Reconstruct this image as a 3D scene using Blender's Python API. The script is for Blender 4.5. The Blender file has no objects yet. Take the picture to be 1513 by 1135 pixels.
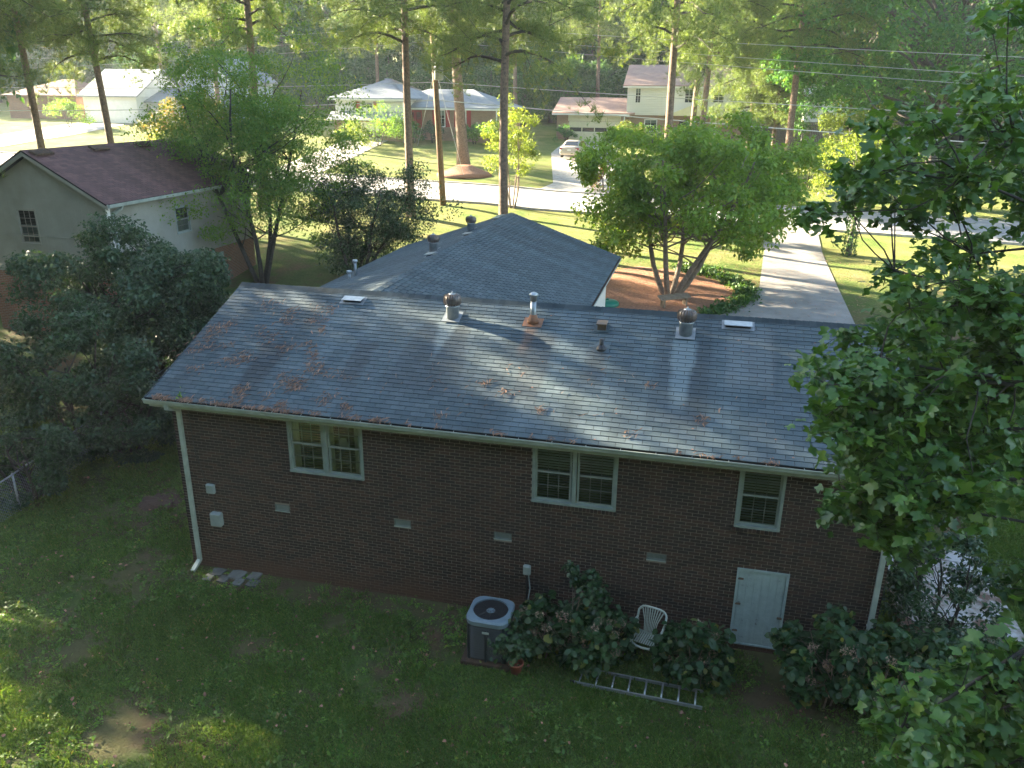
import bpy, math, random
import numpy as np
from mathutils import Matrix, Vector
rad = math.radians
random.seed(7); rng = np.random.default_rng(11)
scene = bpy.context.scene
col = scene.collection

# ------------------------------------------------------------------ camera
F_PX, IW, IH = 1171.7, 1513.0, 1135.0
PITCH, ROLL, YAW = 0.3493, 0.0114, -0.2317
CAM = np.array([9.454, -13.352, 10.059])
fw = np.array([math.sin(YAW)*math.cos(PITCH), math.cos(YAW)*math.cos(PITCH), -math.sin(PITCH)])
_r = np.array([math.cos(YAW), -math.sin(YAW), 0.0]); _u = np.cross(_r, fw)
rt = _r*math.cos(ROLL) + _u*math.sin(ROLL); up = -_r*math.sin(ROLL) + _u*math.cos(ROLL)
cd = bpy.data.cameras.new("camera"); cam = bpy.data.objects.new("camera", cd); col.objects.link(cam)
cd.sensor_width = 36.0; cd.lens = F_PX/IW*36.0; cd.clip_start = 0.1; cd.clip_end = 2000
cam.matrix_world = Matrix(((rt[0], up[0], -fw[0], CAM[0]), (rt[1], up[1], -fw[1], CAM[1]), (rt[2], up[2], -fw[2], CAM[2]), (0, 0, 0, 1)))
scene.camera = cam
# ------------------------------------------------------------------ light
SUN_EL, SUN_AZ = 19.0, -16.0            # shadows fall towards +x, turned by SUN_AZ degrees
sdir = Vector((-math.cos(rad(SUN_EL))*math.cos(rad(SUN_AZ)), -math.cos(rad(SUN_EL))*math.sin(rad(SUN_AZ)), math.sin(rad(SUN_EL))))
world = bpy.data.worlds.new("World"); scene.world = world; world.use_nodes = True
wn = world.node_tree.nodes; wl = world.node_tree.links
bg = wn["Background"]; sky = wn.new("ShaderNodeTexSky"); sky.sky_type = 'NISHITA'; sky.sun_disc = False
sky.sun_elevation = rad(SUN_EL); sky.sun_rotation = math.atan2(sdir.x, sdir.y)
sky.air_density = 1.0; sky.dust_density = 0.6; sky.ozone_density = 0.4
wl.new(sky.outputs[0], bg.inputs[0]); bg.inputs[1].default_value = 0.05
sl = bpy.data.lights.new("sun", 'SUN'); sl.energy = 5.0; sl.angle = rad(0.5); sl.color = (1.0, 0.86, 0.62)
so = bpy.data.objects.new("sun", sl); col.objects.link(so); so.rotation_euler = sdir.to_track_quat('Z', 'Y').to_euler(); so.location = (-60, 0, 60)
vs = scene.view_settings; vs.view_transform = 'Standard'; vs.look = 'None'; vs.gamma = 1.0; vs.use_curve_mapping = False
vs.exposure = 3.85
scene.cycles.max_bounces = 6; scene.cycles.diffuse_bounces = 3; scene.cycles.glossy_bounces = 2
scene.cycles.transparent_max_bounces = 12; scene.cycles.transmission_bounces = 3
scene.cycles.use_denoising = True

# ------------------------------------------------------------------ picture point -> place on a real plane
def ray(px, py):
    return fw + rt*((px-IW/2)/F_PX) - up*((py-IH/2)/F_PX)
def on(px, py, axis, val):
    d = ray(px, py); t = (val-CAM[axis])/d[axis]; return CAM + d*t
def depth(px, py, dd):
    return CAM + ray(px, py)*dd
KY = [-200, -60, -1.5, 2, 20, 28, 35, 43, 67, 85, 150, 420]; KZ = [4, 1.0, 0.0, 0.12, 1.80, 2.6, 3.25, 3.45, 5.7, 6.6, 11, 30]
def h(x, y):
    x = np.asarray(x, float); y = np.asarray(y, float)
    z = (np.interp(y-1.2, KY, KZ) + np.interp(y, KY, KZ) + np.interp(y+1.2, KY, KZ))/3
    z = z - 0.028*(np.clip(x, -50, 50)-5)*np.clip(y/35, 0, 1)
    m = np.clip((y+2)/6, 0, 1)*np.clip((-1-x)/3, 0, 1)
    z = z + m*0.12 + 0.05*np.sin(x*0.7+1)*np.sin(y*0.5)*np.clip(y/10+1.2, 0.3, 1)*np.where((y > 30) & (y < 50), .2, 1)
    return z
def gnd(px, py):
    d = ray(px, py); t = 5.0
    for _ in range(4000):
        p = CAM + d*t
        if p[2] <= h(p[0], p[1]): break
        t += 0.06
    return p
HAZE = .0004
# ------------------------------------------------------------------ materials
def nt(name):
    m = bpy.data.materials.new(name); m.use_nodes = True; t = m.node_tree
    b = t.nodes["Principled BSDF"]; return m, t, t.nodes, t.links, b
def ramp(N, stops, interp='LINEAR'):
    r = N.new("ShaderNodeValToRGB"); e = r.color_ramp.elements; r.color_ramp.interpolation = interp
    while len(e) < len(stops): e.new(0.5)
    for i, (p, c) in enumerate(stops):
        e[i].position = p; e[i].color = (c[0], c[1], c[2], 1) if hasattr(c, '__len__') else (c, c, c, 1)
    return r
def noise(N, L, vec, scale, detail=4, rough=0.6):
    n = N.new("ShaderNodeTexNoise"); n.inputs['Scale'].default_value = scale; n.inputs['Detail'].default_value = detail; n.inputs['Roughness'].default_value = rough
    L.new(vec, n.inputs['Vector']); return n
def pos(N):
    g = N.new("ShaderNodeNewGeometry"); return g.outputs['Position']
def mixc(N, L, fac, a, b, mode='MIX'):
    m = N.new("ShaderNodeMix"); m.data_type = 'RGBA'; m.blend_type = mode
    for s, v in ((0, fac), (6, a), (7, b)):
        if hasattr(v, 'node'): L.new(v, m.inputs[s])
        elif s == 0: m.inputs[s].default_value = v
        else: m.inputs[s].default_value = (v[0], v[1], v[2], 1)
    return m.outputs[2]
def maths(N, L, op, a, b=None, clamp=False):
    m = N.new("ShaderNodeMath"); m.operation = op; m.use_clamp = clamp
    for i, v in enumerate((a, b)):
        if v is None: continue
        if hasattr(v, 'node'): L.new(v, m.inputs[i])
        else: m.inputs[i].default_value = v
    return m.outputs[0]
def bump(N, L, b, hgt, dist, strength=1.0):
    u = N.new("ShaderNodeBump"); u.inputs['Distance'].default_value = dist; u.inputs['Strength'].default_value = strength
    L.new(hgt, u.inputs['Height']); L.new(u.outputs[0], b.inputs['Normal'])
def rnd(N, L):
    g = N.new("ShaderNodeNewGeometry"); o = N.new("ShaderNodeObjectInfo")
    return maths(N, L, 'FRACT', maths(N, L, 'ADD', g.outputs['Random Per Island'], o.outputs['Random']))
def simple(name, c1, c2=None, scale=6, rough=0.7, metal=0.0, bumpd=0.0, spec=0.5, bscale=None, isl=0.0):
    m, t, N, L, b = nt(name); c2 = c2 or tuple(x*0.75 for x in c1)
    n = noise(N, L, pos(N), scale)
    r = ramp(N, [(0.3, c2), (0.7, c1)]); L.new(n.outputs[0], r.inputs[0]); out = r.outputs[0]
    if isl:
        out = mixc(N, L, 1.0, out, ramp_out(N, L, rnd(N, L), [(0, 1-isl), (1, 1+isl)]), 'MULTIPLY')
    L.new(out, b.inputs['Base Color'])
    b.inputs['Roughness'].default_value = rough; b.inputs['Metallic'].default_value = metal; b.inputs['Specular IOR Level'].default_value = spec
    if bumpd:
        n2 = noise(N, L, pos(N), bscale or scale*4); bump(N, L, b, n2.outputs[0], bumpd)
    return m
def ramp_out(N, L, fac, stops):
    # linear map that may exceed 1
    mr = N.new("ShaderNodeMapRange"); L.new(fac, mr.inputs[0]); mr.inputs[3].default_value = stops[0][1]; mr.inputs[4].default_value = stops[1][1]
    c = N.new("ShaderNodeCombineColor")
    for i in range(3): L.new(mr.outputs[0], c.inputs[i])
    return c.outputs[0]
def leafmat(name, ca, cb, cc=None, trans=0.4, rough=0.5, spec=0.35, back=None):
    m, t, N, L, b = nt(name)
    r = ramp(N, [(0.0, ca), (0.6, cb), (0.93, cb), (1.0, cc or cb)]); L.new(rnd(N, L), r.inputs[0])
    n = noise(N, L, pos(N), 0.8, 3); c = mixc(N, L, 1.0, r.outputs[0], ramp_out(N, L, n.outputs[0], [(0, .55), (1, 1.45)]), 'MULTIPLY')
    L.new(c, b.inputs['Base Color']); b.inputs['Roughness'].default_value = rough; b.inputs['Specular IOR Level'].default_value = spec
    tr = N.new("ShaderNodeBsdfTranslucent"); mx = N.new("ShaderNodeMixShader"); mx.inputs[0].default_value = trans
    tc = mixc(N, L, 1.0, c, (1.5, 1.35, .5), 'MULTIPLY'); L.new(tc, tr.inputs[0])
    L.new(b.outputs[0], mx.inputs[1]); L.new(tr.outputs[0], mx.inputs[2]); L.new(mx.outputs[0], N["Material Output"].inputs[0])
    return m
M = {}
M['bark_pine'] = simple('pine bark', (.26, .18, .13), (.09, .068, .054), 9, .95, bumpd=.03)
M['bark_grey'] = simple('grey bark', (.14, .125, .105), (.06, .052, .045), 12, .9, bumpd=.01)
M['bark_tan'] = simple('tan bark', (.26, .2, .15), (.12, .09, .07), 10, .9, bumpd=.01)
M['bark_dark'] = simple('dark bark', (.07, .06, .05), (.03, .027, .024), 12, .9, bumpd=.01)
M['paint'] = simple('white gutter paint', (.42, .48, .44), (.27, .32, .29), 4, .45)
M['paint_win'] = simple('pale window paint', (.27, .325, .30), (.20, .245, .23), 5, .5)
M['muntin'] = simple('muntin paint', (.15, .19, .18), None, 5, .5)
M['metal'] = simple('galvanised metal', (.36, .40, .42), (.22, .25, .27), 8, .42, .6)
M['metal_dull'] = simple('dull flashing', (.26, .29, .31), (.16, .18, .19), 8, .6, .3)
M['metal_dark'] = simple('weathered metal', (.12, .11, .10), (.2, .12, .07), 14, .5, .5)
M['alu'] = simple('aluminium', (.46, .50, .51), (.32, .35, .37), 12, .4, .7)
M['rust'] = simple('rusty metal', (.32, .13, .06), (.16, .1, .07), 12, .8, .2)
M['black'] = simple('black plastic', (.02, .02, .022), None, 5, .5)
M['grey_box'] = simple('grey painted box', (.30, .35, .34), (.22, .27, .26), 6, .5)
M['plastic'] = simple('white plastic', (.52, .57, .50), (.42, .46, .40), 8, .4)
M['terracotta'] = simple('terracotta plastic', (.30, .08, .05), None, 8, .6)
M['concrete'] = simple('concrete', (.45, .43, .40), (.25, .23, .21), 3, .9, bumpd=.01, bscale=40)
M['stone'] = simple('stone', (.20, .20, .18), (.10, .10, .085), 5, .9, bumpd=.01, isl=.25)
M['wood'] = simple('weathered wood', (.22, .17, .12), (.12, .09, .065), 8, .85, bumpd=.005)
M['creosote'] = simple('creosoted wood', (.20, .12, .065), (.10, .06, .035), 10, .85, bumpd=.005)
M['wire'] = simple('aluminium wire', (.45, .48, .5), None, 5, .4, .4)
M['brick_red'] = simple('red brick', (.22, .10, .06), (.16, .075, .05), 6, .9)
M['debris'] = simple('gutter debris', (.11, .06, .035), (.03, .022, .016), 9, .95, bumpd=.02)
M['straw'] = simple('pine straw', (.30, .17, .105), (.18, .09, .055), 5, .8, isl=.35)
M['litter'] = simple('fallen leaves', (.42, .22, .15), (.24, .11, .07), 3, .8, isl=.5)
M['curtain'] = simple('curtain cloth', (.40, .44, .42), (.26, .3, .28), 4, .9)
M['blind'] = simple('window blind', (.30, .36, .35), (.22, .28, .28), 3, .7)
M['screen'] = simple('insect screen backing', (.10, .145, .145), (.075, .11, .11), 3, .6)
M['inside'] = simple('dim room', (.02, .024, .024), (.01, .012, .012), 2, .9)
m, t, N, L, b = nt('window glass'); M['glass'] = m
gl = N.new("ShaderNodeBsdfGlossy"); gl.inputs['Roughness'].default_value = .03; tp = N.new("ShaderNodeBsdfTransparent"); tp.inputs[0].default_value = (.8, .88, .85, 1)
fr = N.new("ShaderNodeFresnel"); fr.inputs[0].default_value = 1.6; mx = N.new("ShaderNodeMixShader")
L.new(fr.outputs[0], mx.inputs[0]); L.new(tp.outputs[0], mx.inputs[1]); L.new(gl.outputs[0], mx.inputs[2]); L.new(mx.outputs[0], N["Material Output"].inputs[0])
M['glass_far'] = simple('dark far glass', (.025, .03, .032), None, 3, .08, spec=.8)
def brickmat(name, ca, cb, cc):
    m, t, N, L, b = nt(name); P = pos(N)
    r = ramp(N, [(0, ca), (.5, cb), (1, cc)]); L.new(rnd(N, L), r.inputs[0])
    n = noise(N, L, P, 1.1, 5, .65); c = mixc(N, L, 1.0, r.outputs[0], ramp_out(N, L, n.outputs[0], [(0, .6), (1, 1.4)]), 'MULTIPLY')
    # red clay splashed on the lowest courses
    s = N.new("ShaderNodeSeparateXYZ"); L.new(P, s.inputs[0]); n3 = noise(N, L, P, 2.0)
    zz = maths(N, L, 'ADD', s.outputs[2], maths(N, L, 'MULTIPLY', n3.outputs[0], -.9))
    mr = N.new("ShaderNodeMapRange"); L.new(zz, mr.inputs[0]); mr.inputs[1].default_value = -.35; mr.inputs[2].default_value = .25; mr.inputs[3].default_value = .85; mr.inputs[4].default_value = 0
    c = mixc(N, L, mr.outputs[0], c, (.10, .052, .032)); L.new(c, b.inputs['Base Color'])
    b.inputs['Roughness'].default_value = .85; n2 = noise(N, L, P, 60); bump(N, L, b, n2.outputs[0], .004); return m
M['brick'] = brickmat('dark brown brick', (.020, .014, .012), (.036, .021, .016), (.072, .037, .027))
M['mortar'] = brickmat('mortar', (.25, .215, .18), (.27, .235, .20), (.31, .265, .225))
def shinglemat(name, cols, stains=True, xs=1.0):
    m, t, N, L, b = nt(name); P = pos(N)
    r = ramp(N, [(0, cols[0]), (.5, cols[1]), (1, cols[2])]); L.new(rnd(N, L), r.inputs[0]); c = r.outputs[0]
    g = noise(N, L, P, 90, 2); c = mixc(N, L, 1.0, c, ramp_out(N, L, g.outputs[0], [(0, .6), (1, 1.4)]), 'MULTIPLY')
    mp = N.new("ShaderNodeMapping"); L.new(P, mp.inputs[0]); mp.inputs['Scale'].default_value = (1.3, .16, .16) if xs else (.16, 1.3, .16)
    st = noise(N, L, mp.outputs[0], 1.0, 5, .6); c = mixc(N, L, 1.0, c, ramp_out(N, L, st.outputs[0], [(0, .25), (1, 1.75)]), 'MULTIPLY')
    if stains:
        s = N.new("ShaderNodeSeparateXYZ"); L.new(P, s.inputs[0]); X, Y = s.outputs[0], s.outputs[1]
        wob = noise(N, L, P, 3.0); xw = maths(N, L, 'ADD', X, maths(N, L, 'MULTIPLY', maths(N, L, 'SUBTRACT', wob.outputs[0], .5), .25))
        def band(x0, w0, w1, y1, y0, soft=.12):
            # 1 inside a strip that runs down the slope from y1 to y0, width w0 at the top and w1 at the bottom
            tt = N.new("ShaderNodeMapRange"); L.new(Y, tt.inputs[0]); tt.inputs[1].default_value = y0; tt.inputs[2].default_value = y1; tt.inputs[3].default_value = w1; tt.inputs[4].default_value = w0
            dx = maths(N, L, 'SUBTRACT', tt.outputs[0], maths(N, L, 'ABSOLUTE', maths(N, L, 'SUBTRACT', xw, x0)))
            a = maths(N, L, 'DIVIDE', dx, soft, True)
            lo = N.new("ShaderNodeMapRange"); L.new(Y, lo.inputs[0]); lo.inputs[1].default_value = y0; lo.inputs[2].default_value = y0+.5
            hi = maths(N, L, 'DIVIDE', maths(N, L, 'SUBTRACT', y1, Y), .12, True)
            return maths(N, L, 'MULTIPLY', maths(N, L, 'MULTIPLY', a, lo.outputs[0]), hi)
        for x0, w0, w1, y1, y0, cc, f in ((4.22, .55, 1.0, 2.75, .2, (.03, .036, .04), .38), (4.25, .32, .06, 2.78, 1.3, (.13, .17, .185), .8),
                                          (9.3, .6, .62, 2.75, .0, (.03, .036, .04), .38), (9.3, .32, .16, 2.78, .5, (.14, .185, .20), .8),
                                          (6.08, .2, .16, 2.75, 1.7, (.16, .08, .045), .5), (6.4, .35, .3, 2.6, .2, (.03, .033, .036), .45),
                                          (7.6, .22, .3, 2.3, .9, (.03, .032, .034), .45), (10.6, .5, .5, 3.3, 1.2, (.13, .145, .15), .4),
                                          (.7, .4, .3, 1.6, -.1, (.025, .027, .03), .6), (2.7, .3, .25, 1.9, .2, (.025, .027, .03), .45)):
            c = mixc(N, L, maths(N, L, 'MULTIPLY', band(x0, w0, w1, y1, y0), f), c, cc)
    L.new(c, b.inputs['Base Color']); b.inputs['Roughness'].default_value = .75; b.inputs['Specular IOR Level'].default_value = .4
    bump(N, L, b, g.outputs[0], .003); return m
M['shingle'] = shinglemat('charcoal shingle', ((.046, .070, .080), (.058, .085, .097), (.076, .105, .119)))
M['shingle_wing'] = shinglemat('charcoal shingle of the front wing', ((.045, .068, .078), (.056, .081, .094), (.07, .097, .112)), False, 0)
M['shingle_brown'] = shinglemat('brown shingle', ((.085, .045, .045), (.11, .056, .056), (.135, .07, .068)), False, 0)
M['felt'] = simple('roofing felt', (.018, .019, .02), None, 8, .9)
# grass ground
m, t, N, L, b = nt('lawn ground'); M['ground'] = m; P = pos(N)
n1 = noise(N, L, P, .55, 6, .65); n2 = noise(N, L, P, 9, 6, .7); n3 = noise(N, L, P, .16, 3)
r1 = ramp(N, [(.30, (.05, .085, .022)), (.48, (.075, .11, .03)), (.57, (.085, .08, .038)), (.68, (.12, .075, .045))]); L.new(n1.outputs[0], r1.inputs[0])
c = mixc(N, L, 1.0, r1.outputs[0], ramp_out(N, L, n2.outputs[0], [(0, .25), (1, 1.75)]), 'MULTIPLY')
s = N.new("ShaderNodeSeparateXYZ"); L.new(P, s.inputs[0])
far = N.new("ShaderNodeMapRange"); L.new(s.outputs[1], far.inputs[0]); far.inputs[1].default_value = 18; far.inputs[2].default_value = 30
r3 = ramp(N, [(.35, (.10, .15, .035)), (.6, (.20, .20, .07)), (.75, (.26, .22, .11))]); L.new(n1.outputs[0], r3.inputs[0])
c2 = mixc(N, L, 1.0, r3.outputs[0], ramp_out(N, L, n2.outputs[0], [(0, .5), (1, 1.5)]), 'MULTIPLY')
c = mixc(N, L, far.outputs[0], c, c2); L.new(c, b.inputs['Base Color']); b.inputs['Roughness'].default_value = .95; b.inputs['Specular IOR Level'].default_value = .1
DIRT = [(-3.4, 1.6, 2.6), (-2.0, -.6, 1.5), (-1.5, -3.2, 1.5), (1.6, -2.2, .9), (5.2, -2.9, .8), (.6, -4.6, 1.2), (11.3, -1.2, 1.1), (3.0, -1.1, .7), (-5.5, -1.8, 1.3)]
dm = maths(N, L, 'MULTIPLY', maths(N, L, 'DIVIDE', maths(N, L, 'ADD', s.outputs[1], .75), .5, True), maths(N, L, 'LESS_THAN', s.outputs[1], 1.0)); dm = maths(N, L, 'MULTIPLY', dm, maths(N, L, 'GREATER_THAN', s.outputs[0], -1.3))
for dx_, dy_, dr_ in DIRT:
    v1 = N.new("ShaderNodeVectorMath"); v1.operation = 'DISTANCE'; k_ = N.new("ShaderNodeCombineXYZ"); L.new(s.outputs[0], k_.inputs[0]); L.new(s.outputs[1], k_.inputs[1]); L.new(k_.outputs[0], v1.inputs[0]); v1.inputs[1].default_value = (dx_, dy_, 0)
    dm = maths(N, L, 'MAXIMUM', dm, maths(N, L, 'SUBTRACT', 1.0, maths(N, L, 'DIVIDE', v1.outputs['Value'], dr_), True))
nd = noise(N, L, P, 2.6, 5, .7); dm = maths(N, L, 'MULTIPLY', maths(N, L, 'ADD', maths(N, L, 'MULTIPLY', dm, 1.3), maths(N, L, 'SUBTRACT', nd.outputs[0], .62)), 2.2, True)
c = mixc(N, L, maths(N, L, 'MULTIPLY', dm, .5), c, (.13, .085, .055)); L.new(c, b.inputs['Base Color'])
bump(N, L, b, n2.outputs[0], .08)
M['grass'] = leafmat('grass blades', (.055, .125, .025), (.12, .20, .04), (.28, .23, .10), .3, .6)
M['grass_sun'] = leafmat('drier grass blades', (.08, .13, .03), (.15, .18, .05), (.26, .2, .1), .3, .6)  # paler, yellower version of the blade colours
M['asphalt'] = simple('driveway asphalt', (.30, .28, .26), (.19, .18, .17), 1.2, .9, bumpd=.01, bscale=60)
M['street'] = simple('street asphalt', (.36, .35, .34), (.28, .275, .27), .8, .9, bumpd=.01, bscale=60)
M['mulch'] = simple('pine straw mulch', (.38, .18, .10), (.20, .095, .055), 9, .95, bumpd=.06, bscale=18)
m, t, N, L, b = nt('slab with leaf litter'); M['slab'] = m; P = pos(N)
n1 = noise(N, L, P, 1.6, 6, .7); r1 = ramp(N, [(.42, (.42, .41, .40)), (.52, (.28, .25, .22)), (.6, (.13, .075, .05))]); L.new(n1.outputs[0], r1.inputs[0]); L.new(r1.outputs[0], b.inputs['Base Color']); b.inputs['Roughness'].default_value = .9
m, t, N, L, b = nt('vertical groove siding'); M['siding'] = m; P = pos(N)
w = N.new("ShaderNodeTexWave"); w.bands_direction = 'DIAGONAL'; w.inputs['Scale'].default_value = 2.2; w.wave_profile = 'SAW'; L.new(P, w.inputs[0]); w.inputs['Distortion'].default_value = 0
mp = N.new("ShaderNodeMapping"); L.new(P, mp.inputs[0]); mp.inputs['Scale'].default_value = (1, 1, 0); L.new(mp.outputs[0], w.inputs[0])
n1 = noise(N, L, P, 1.2); r1 = ramp(N, [(.3, (.23, .23, .19)), (.7, (.30, .30, .255))]); L.new(n1.outputs[0], r1.inputs[0]); L.new(r1.outputs[0], b.inputs['Base Color']); bump(N, L, b, w.outputs[1], .012); b.inputs['Roughness'].default_value = .7
def hsiding(name, c1):
    m, t, N, L, b = nt(name); P = pos(N); w = N.new("ShaderNodeTexWave"); w.bands_direction = 'Z'; w.wave_profile = 'SAW'; w.inputs['Scale'].default_value = 2.0; L.new(P, w.inputs[0])
    b.inputs['Base Color'].default_value = (*c1, 1); bump(N, L, b, w.outputs[1], .03); b.inputs['Roughness'].default_value = .6; return m
M['siding_white'] = hsiding('white lap siding', (.72, .72, .70)); M['siding_blue'] = hsiding('pale blue lap siding', (.50, .56, .64))
def farbrick(name, ca, cb, cm):
    m, t, N, L, b = nt(name); br = N.new("ShaderNodeTexBrick"); P = pos(N)
    s = N.new("ShaderNodeSeparateXYZ"); L.new(P, s.inputs[0]); k = N.new("ShaderNodeCombineXYZ"); L.new(maths(N, L, 'ADD', s.outputs[0], s.outputs[1]), k.inputs[0]); L.new(s.outputs[2], k.inputs[1])
    L.new(k.outputs[0], br.inputs['Vector']); br.inputs['Scale'].default_value = 1.0; br.inputs['Brick Width'].default_value = .21; br.inputs['Row Height'].default_value = .0677; br.inputs['Mortar Size'].default_value = .009
    br.inputs['Color1'].default_value = (*ca, 1); br.inputs['Color2'].default_value = (*cb, 1); br.inputs['Mortar'].default_value = (*cm, 1)
    n = noise(N, L, P, 1.0); c = mixc(N, L, 1.0, br.outputs[0], ramp_out(N, L, n.outputs[0], [(0, .7), (1, 1.3)]), 'MULTIPLY'); L.new(c, b.inputs['Base Color'])
    bump(N, L, b, maths(N, L, 'SUBTRACT', 1.0, br.outputs[1]), .008); b.inputs['Roughness'].default_value = .9; return m
M['fbrick'] = farbrick('orange brick wall', (.26, .11, .06), (.19, .085, .055), (.26, .22, .18))
M['fbrick2'] = farbrick('tan brick wall', (.36, .21, .13), (.29, .16, .10), (.36, .32, .27))
M['white'] = simple('white paint', (.78, .78, .75), (.68, .68, .65), 3, .5)
M['cream'] = simple('cream paint', (.74, .70, .52), (.66, .62, .46), 3, .5)
M['redpaint'] = simple('red paint', (.38, .03, .03), (.3, .025, .025), 3, .5)
M['darkpaint'] = simple('dark paint', (.04, .03, .025), None, 3, .4)
M['froof_grey'] = simple('grey far roof', (.30, .32, .34), (.22, .24, .26), 2, .9, bumpd=.02, bscale=12)
M['froof_pink'] = simple('pale reddish far roof', (.42, .29, .24), (.34, .23, .20), 2, .9, bumpd=.02, bscale=12)
M['froof_brown'] = simple('brown far roof', (.20, .11, .09), (.15, .085, .07), 2, .9)
M['hair'] = simple('dirt', (.12, .07, .045), (.07, .04, .028), 5, .95, bumpd=.02)
# leaves
M['lf_tulip'] = leafmat('tulip poplar leaves', (.04, .11, .028), (.085, .18, .038), (.16, .24, .05), .38, .36, .5)
M['lf_magnolia'] = leafmat('bright green leaves', (.12, .22, .045), (.20, .33, .06), (.32, .34, .08), .5, .5)
M['lf_fine'] = leafmat('fine mid green leaves', (.085, .19, .04), (.15, .28, .055), (.30, .33, .07), .48)
M['lf_dark'] = leafmat('dark evergreen leaves', (.018, .05, .022), (.035, .085, .03), (.06, .12, .04), .25, .35, .5)
M['lf_grey'] = leafmat('grey green leaves', (.025, .06, .032), (.055, .105, .05), (.12, .18, .06), .25, .45)
M['lf_yellow'] = leafmat('yellow green leaves', (.12, .19, .04), (.20, .27, .06), (.32, .32, .08), .45)
M['lf_red'] = leafmat('pink crape blossoms', (.45, .10, .12), (.55, .22, .2), (.6, .42, .2), .4)
M['lf_orange'] = leafmat('pink and orange autumn leaves', (.10, .17, .04), (.22, .19, .07), (.5, .18, .16), .4)
M['lf_brown'] = leafmat('brownish bush leaves', (.12, .08, .04), (.2, .14, .06), (.2, .2, .06), .3)
M['lf_forest'] = leafmat('forest leaves', (.035, .10, .045), (.07, .16, .06), (.14, .22, .06), .35)
M['lf_oak'] = leafmat('deep green leaves', (.045, .13, .045), (.085, .21, .06), (.22, .28, .06), .4)
M['needle'] = leafmat('pine needles', (.07, .13, .04), (.15, .22, .065), (.30, .29, .10), .35, .5)
M['hydr'] = leafmat('hydrangea leaves', (.02, .055, .02), (.035, .085, .028), (.2, .2, .04), .3, .4)
M['flower'] = simple('dried flower heads', (.30, .18, .12), (.26, .22, .16), 2.5, .9, isl=.4)
M['ivy'] = leafmat('ivy leaves', (.03, .08, .02), (.06, .13, .03), (.12, .18, .04), .3)
M['hose_green'] = simple('green plastic', (.02, .2, .14), None, 5, .4)
M['carpaint'] = simple('beige car paint', (.50, .45, .38), (.46, .41, .35), 2, .3, .1)
M['tyre'] = simple('tyre rubber', (.015, .015, .015), None, 5, .8)
M['tail'] = simple('red tail lamp', (.35, .02, .02), None, 5, .2)

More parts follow.
